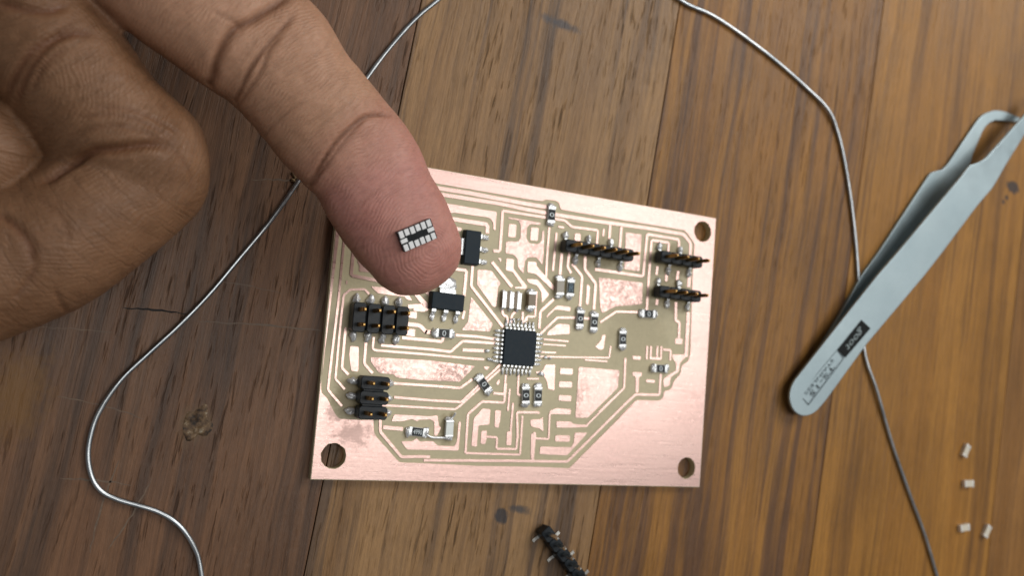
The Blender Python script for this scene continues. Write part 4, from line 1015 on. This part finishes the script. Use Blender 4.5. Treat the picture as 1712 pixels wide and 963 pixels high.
hand = bpy.data.objects.new('hand', hm); COL.objects.link(hand)
org = Vector((-80, 20, 5))*S
hm.transform(Matrix.Translation(-org)); hand.location = org
tag(hand, 'hand reaching in palm up, index finger stretched over the circuit board, other fingers folded', 'hand')

# ------------------------------------------------------------------ sensor chip lying on the fingertip
from mathutils.bvhtree import BVHTree
bv = BVHTree.FromPolygons([Vector(c) for c in co], [tuple(p.vertices) for p in hm.polygons])
cx_, cy_, cz_, cang = CHIP
ray = Vector((cx_, cy_, cz_))-Vector(CAM['loc'])
hit, nrm, _, _ = bv.ray_cast(Vector(CAM['loc']), ray.normalized())
acc = Vector((0, 0, 0))
for dx in (-2.2, 0, 2.2):
    for dy in (-1.3, 0, 1.3):
        c_ = math.cos(math.radians(cang)); s_ = math.sin(math.radians(cang))
        h_, n_, _, _ = bv.ray_cast(Vector((hit.x+dx*c_-dy*s_, hit.y+dx*s_+dy*c_, 60)), Vector((0, 0, -1)))
        if n_: acc += n_
nrm = acc.normalized()
xa = Vector((math.cos(math.radians(cang)), math.sin(math.radians(cang)), 0)); xa = (xa-nrm*xa.dot(nrm)).normalized()
ya = nrm.cross(xa)
chip = empty('sensor_chip', tuple(hit))
tag(chip, 'tiny black sensor chip with fourteen silver pads, lying on the fingertip', 'chip')
CL, CWd, CT = 5.5, 3.15, 0.85
def chipmk(name, g, mat):
    V = [hit+nrm*(-0.12)+xa*v[0]+ya*v[1]+nrm*v[2] for v in g.v]
    return mk(name, V, g.f, mat, chip)
g = G(); g.box(-CL/2, CL/2, -CWd/2, CWd/2, 0, CT, bev=0.05); chipmk('body', g, M['coat'])
def padm(x0, x1, y0, y1):
    g = G(); g.box(x0, x1, y0, y1, CT-0.05, CT+0.06, bev=0.05)
    o = chipmk('pad', g, M['pad'])
rnd = random.Random(8)
for j in range(6):
    xx = (j-2.5)*0.90
    e = rnd.uniform(-0.06, 0.06)
    padm(xx-0.35, xx+0.35, CWd/2-1.06+e, CWd/2-0.03)
    padm(xx-0.35, xx+0.35, -CWd/2+0.03, -CWd/2+1.06+e)
padm(-CL/2+0.03, -CL/2+1.08, -0.31, 0.31); padm(CL/2-1.08, CL/2-0.03, -0.31, 0.31)

# ------------------------------------------------------------------ tweezers
def arm(name, LE, RE, th, parent, n=90):
    A = np.array(LE); B = np.array(RE)
    ax = np.array([A[-1][0]-A[0][0], A[-1][1]-A[0][1]]); ax /= np.linalg.norm(ax); pv = np.array([-ax[1], ax[0]])
    o0 = A[0][:2]
    def tab(E):
        u = (E[:, :2]-o0)@ax; v = (E[:, :2]-o0)@pv
        return np.maximum.accumulate(u+np.arange(len(u))*1e-6), v, E[:, 2]
    uA, vA, zA = tab(A); uB, vB, zB = tab(B)
    # walk both edges together: parameter = share of the edge's length, matched through the axis
    lo = max(uA[0], uB[0]); r0 = abs(np.interp(lo, uA, vA)-np.interp(lo, uB, vB))/2; m0 = (np.interp(lo, uA, vA)+np.interp(lo, uB, vB))/2; el = r0*1.18
    us = np.r_[lo-el*np.cos(np.linspace(0.06, math.pi/2, 16))[:-1], np.linspace(lo, min(uA[-1], uB[-1]), n)]
    V = []; F = []
    for u in us:
        a_, b_ = np.interp(u, uA, vA), np.interp(u, uB, vB)
        if u < lo:                                       # the rounded back end
            e_ = r0*math.sqrt(max(0.0, 1-((lo-u)/el)**2)); sg = 1 if a_ > b_ else -1
            a_, b_ = m0+sg*e_, m0-sg*e_
        za, zb = np.interp(u, uA, zA), np.interp(u, uB, zB)
        z_ = (za+zb)/2
        for vv in (a_, b_):
            c = o0+ax*u+pv*vv
            V += [(c[0], c[1], z_), (c[0], c[1], z_-th)]
    m = len(us)
    for i in range(m-1):
        a, b_ = 4*i, 4*i+4
        F += [(a, a+2, b_+2, b_), (a+1, b_+1, b_+3, a+3), (a, b_, b_+1, a+1), (a+2, a+3, b_+3, b_+2)]
    F += [(0, 1, 3, 2), (4*m-4, 4*m-2, 4*m-1, 4*m-3)]
    bm = bmesh.new()
    vs_ = [bm.verts.new(v) for v in V]
    for f in F:
        bm.faces.new([vs_[i] for i in f])
    bmesh.ops.recalc_face_normals(bm, faces=bm.faces)
    es = [e for e in bm.edges if len(e.link_faces) == 2 and e.calc_face_angle(0) > 1.0]
    bmesh.ops.bevel(bm, geom=es, offset=0.16, segments=2, affect='EDGES', profile=0.5)
    bm.verts.index_update()
    o = mk(name, [tuple(v.co) for v in bm.verts], [tuple(v.index for v in f.verts) for f in bm.faces], M['steel'], parent)
    bm.free(); set_auto(o, 14)
    return o
tw = empty('tweezers', (TW_UL[0][0], TW_UL[0][1], 0))
tag(tw, 'steel tweezers with curved tips lying on the table right of the circuit board', 'tweezers')
arm('lower_arm', TW_LL, TW_LR, 1.0, tw)
up_arm = arm('upper_arm', TW_UL, TW_UR, 0.75, tw)

def on_quad(Q, V, F, mat, name, lift):
    """flat print laid bilinearly on four corners: u along Q0-Q1, v along Q0-Q3"""
    q = [Vector(c) for c in Q]; out = []
    nn = (q[1]-q[0]).cross(q[3]-q[0]).normalized()
    if nn.z < 0: nn = -nn
    for u, v in V:
        p = q[0]*(1-u)*(1-v)+q[1]*u*(1-v)+q[2]*u*v+q[3]*(1-u)*v
        out.append(tuple(p+nn*lift))
    return mk(name, out, F, mat, up_arm)
# the print is upside down here: its text runs from the upper right down to the lower left
LB = [TW_BOX[1], TW_BOX[2], TW_BOX[3], TW_BOX[0]]
def grid(u0, u1, v0, v1, n=8):
    V = []; F = []
    for i in range(n+1):
        for v in (v0, v1): V.append((u0+(u1-u0)*i/n, v))
    for i in range(n): F.append((2*i, 2*i+2, 2*i+3, 2*i+1))
    return V, F
on_quad(LB, *grid(0, 1, 0, 1), M['etch'], 'logo_panel', 0.10)
U, F_, _ = text_mesh('goot', 0.35)
on_quad(LB, [(0.16+u[0]*0.66, 0.80-u[1]*0.56) for u in U], F_, M['logo'], 'logo_lettering', 0.14)
LP = [TW_PAN[1], TW_PAN[2], TW_PAN[3], TW_PAN[0]]
V, F_ = [], []
for (u0, u1, v0, v1) in ((0, 1, 0, 0.05), (0, 1, 0.95, 1), (0, 0.012, 0.05, 0.95), (0.985, 1, 0.05, 0.95)):
    a, b_ = grid(u0, u1, v0, v1); k0 = len(V)
    V += a; F_ += [tuple(i+k0 for i in f) for f in b_]
on_quad(LP, V, F_, M['etch_light'], 'panel_outline', 0.10)
for txt, v0, v1, u0, u1 in (('TS-15', 0.14, 0.46, 0.22, 0.86), ('STAINLESS', 0.58, 0.80, 0.16, 0.92)):
    U, F_, _ = text_mesh(txt)
    on_quad(LP, [(u0+u[0]*(u1-u0), v1-u[1]*(v1-v0)) for u in U], F_, M['etch_light'], 'panel_lettering', 0.12)

# ------------------------------------------------------------------ solder wire
wire = tube('solder_wire', [(x+0.28*mnoise.noise(Vector((x*0.16, y*0.16, 2))), y+0.28*mnoise.noise(Vector((x*0.16, y*0.16, 7))), 0.47+(0.25 if i % 7 == 3 else 0.0)) for i, (x, y) in enumerate(WIRE)], 0.43, M['wire'], None, 12, org=(*WIRE[15], 0), rv=0.10, seed=2, sub=10)
tag(wire, 'long loop of grey solder wire curving across the table behind the hand and tweezers', 'solder wire')

# ------------------------------------------------------------------ loose header and capacitors on the table
lh = empty('pin_header', (10.6, -42.0, 0))
header_single(lh, LOOSE[:2], LOOSE[2], 6, -0.05, 5, M['bright_pin'], M['bright_pin'], soldered=False, tipz=LOOSE[3], first_up=False, root=lh)
tag(lh, 'loose black pin header with silver legs on the table below the board', 'pin header')
names = ['loose cream capacitor lying alone, topmost of the four on the table', 'loose cream capacitor lying level, second from the top of four', 'loose cream capacitor at the bottom nearest the solder wire', 'loose cream capacitor tilted at the bottom right']
for i, (x, y, a) in enumerate(LCAP):
    e = empty('capacitor', (x, y, 0))
    g = G((x, y), a); g.box(-1.5, 1.5, -0.78, 0.78, 0.03, 1.0, bev=0.06, seg=2); g.mk('body', M['cream'], e)
    for sg in (-1, 1):
        g = G((x, y), a); g.box(min(sg*0.95, sg*1.6), max(sg*0.95, sg*1.6), -0.85, 0.85, 0.0, 1.07, bev=0.12, seg=2)
        q = g.mk('end_cap', M['capend'], e); set_auto(q)
    tag(e, names[i], 'capacitor', 'loose capacitors on the table')
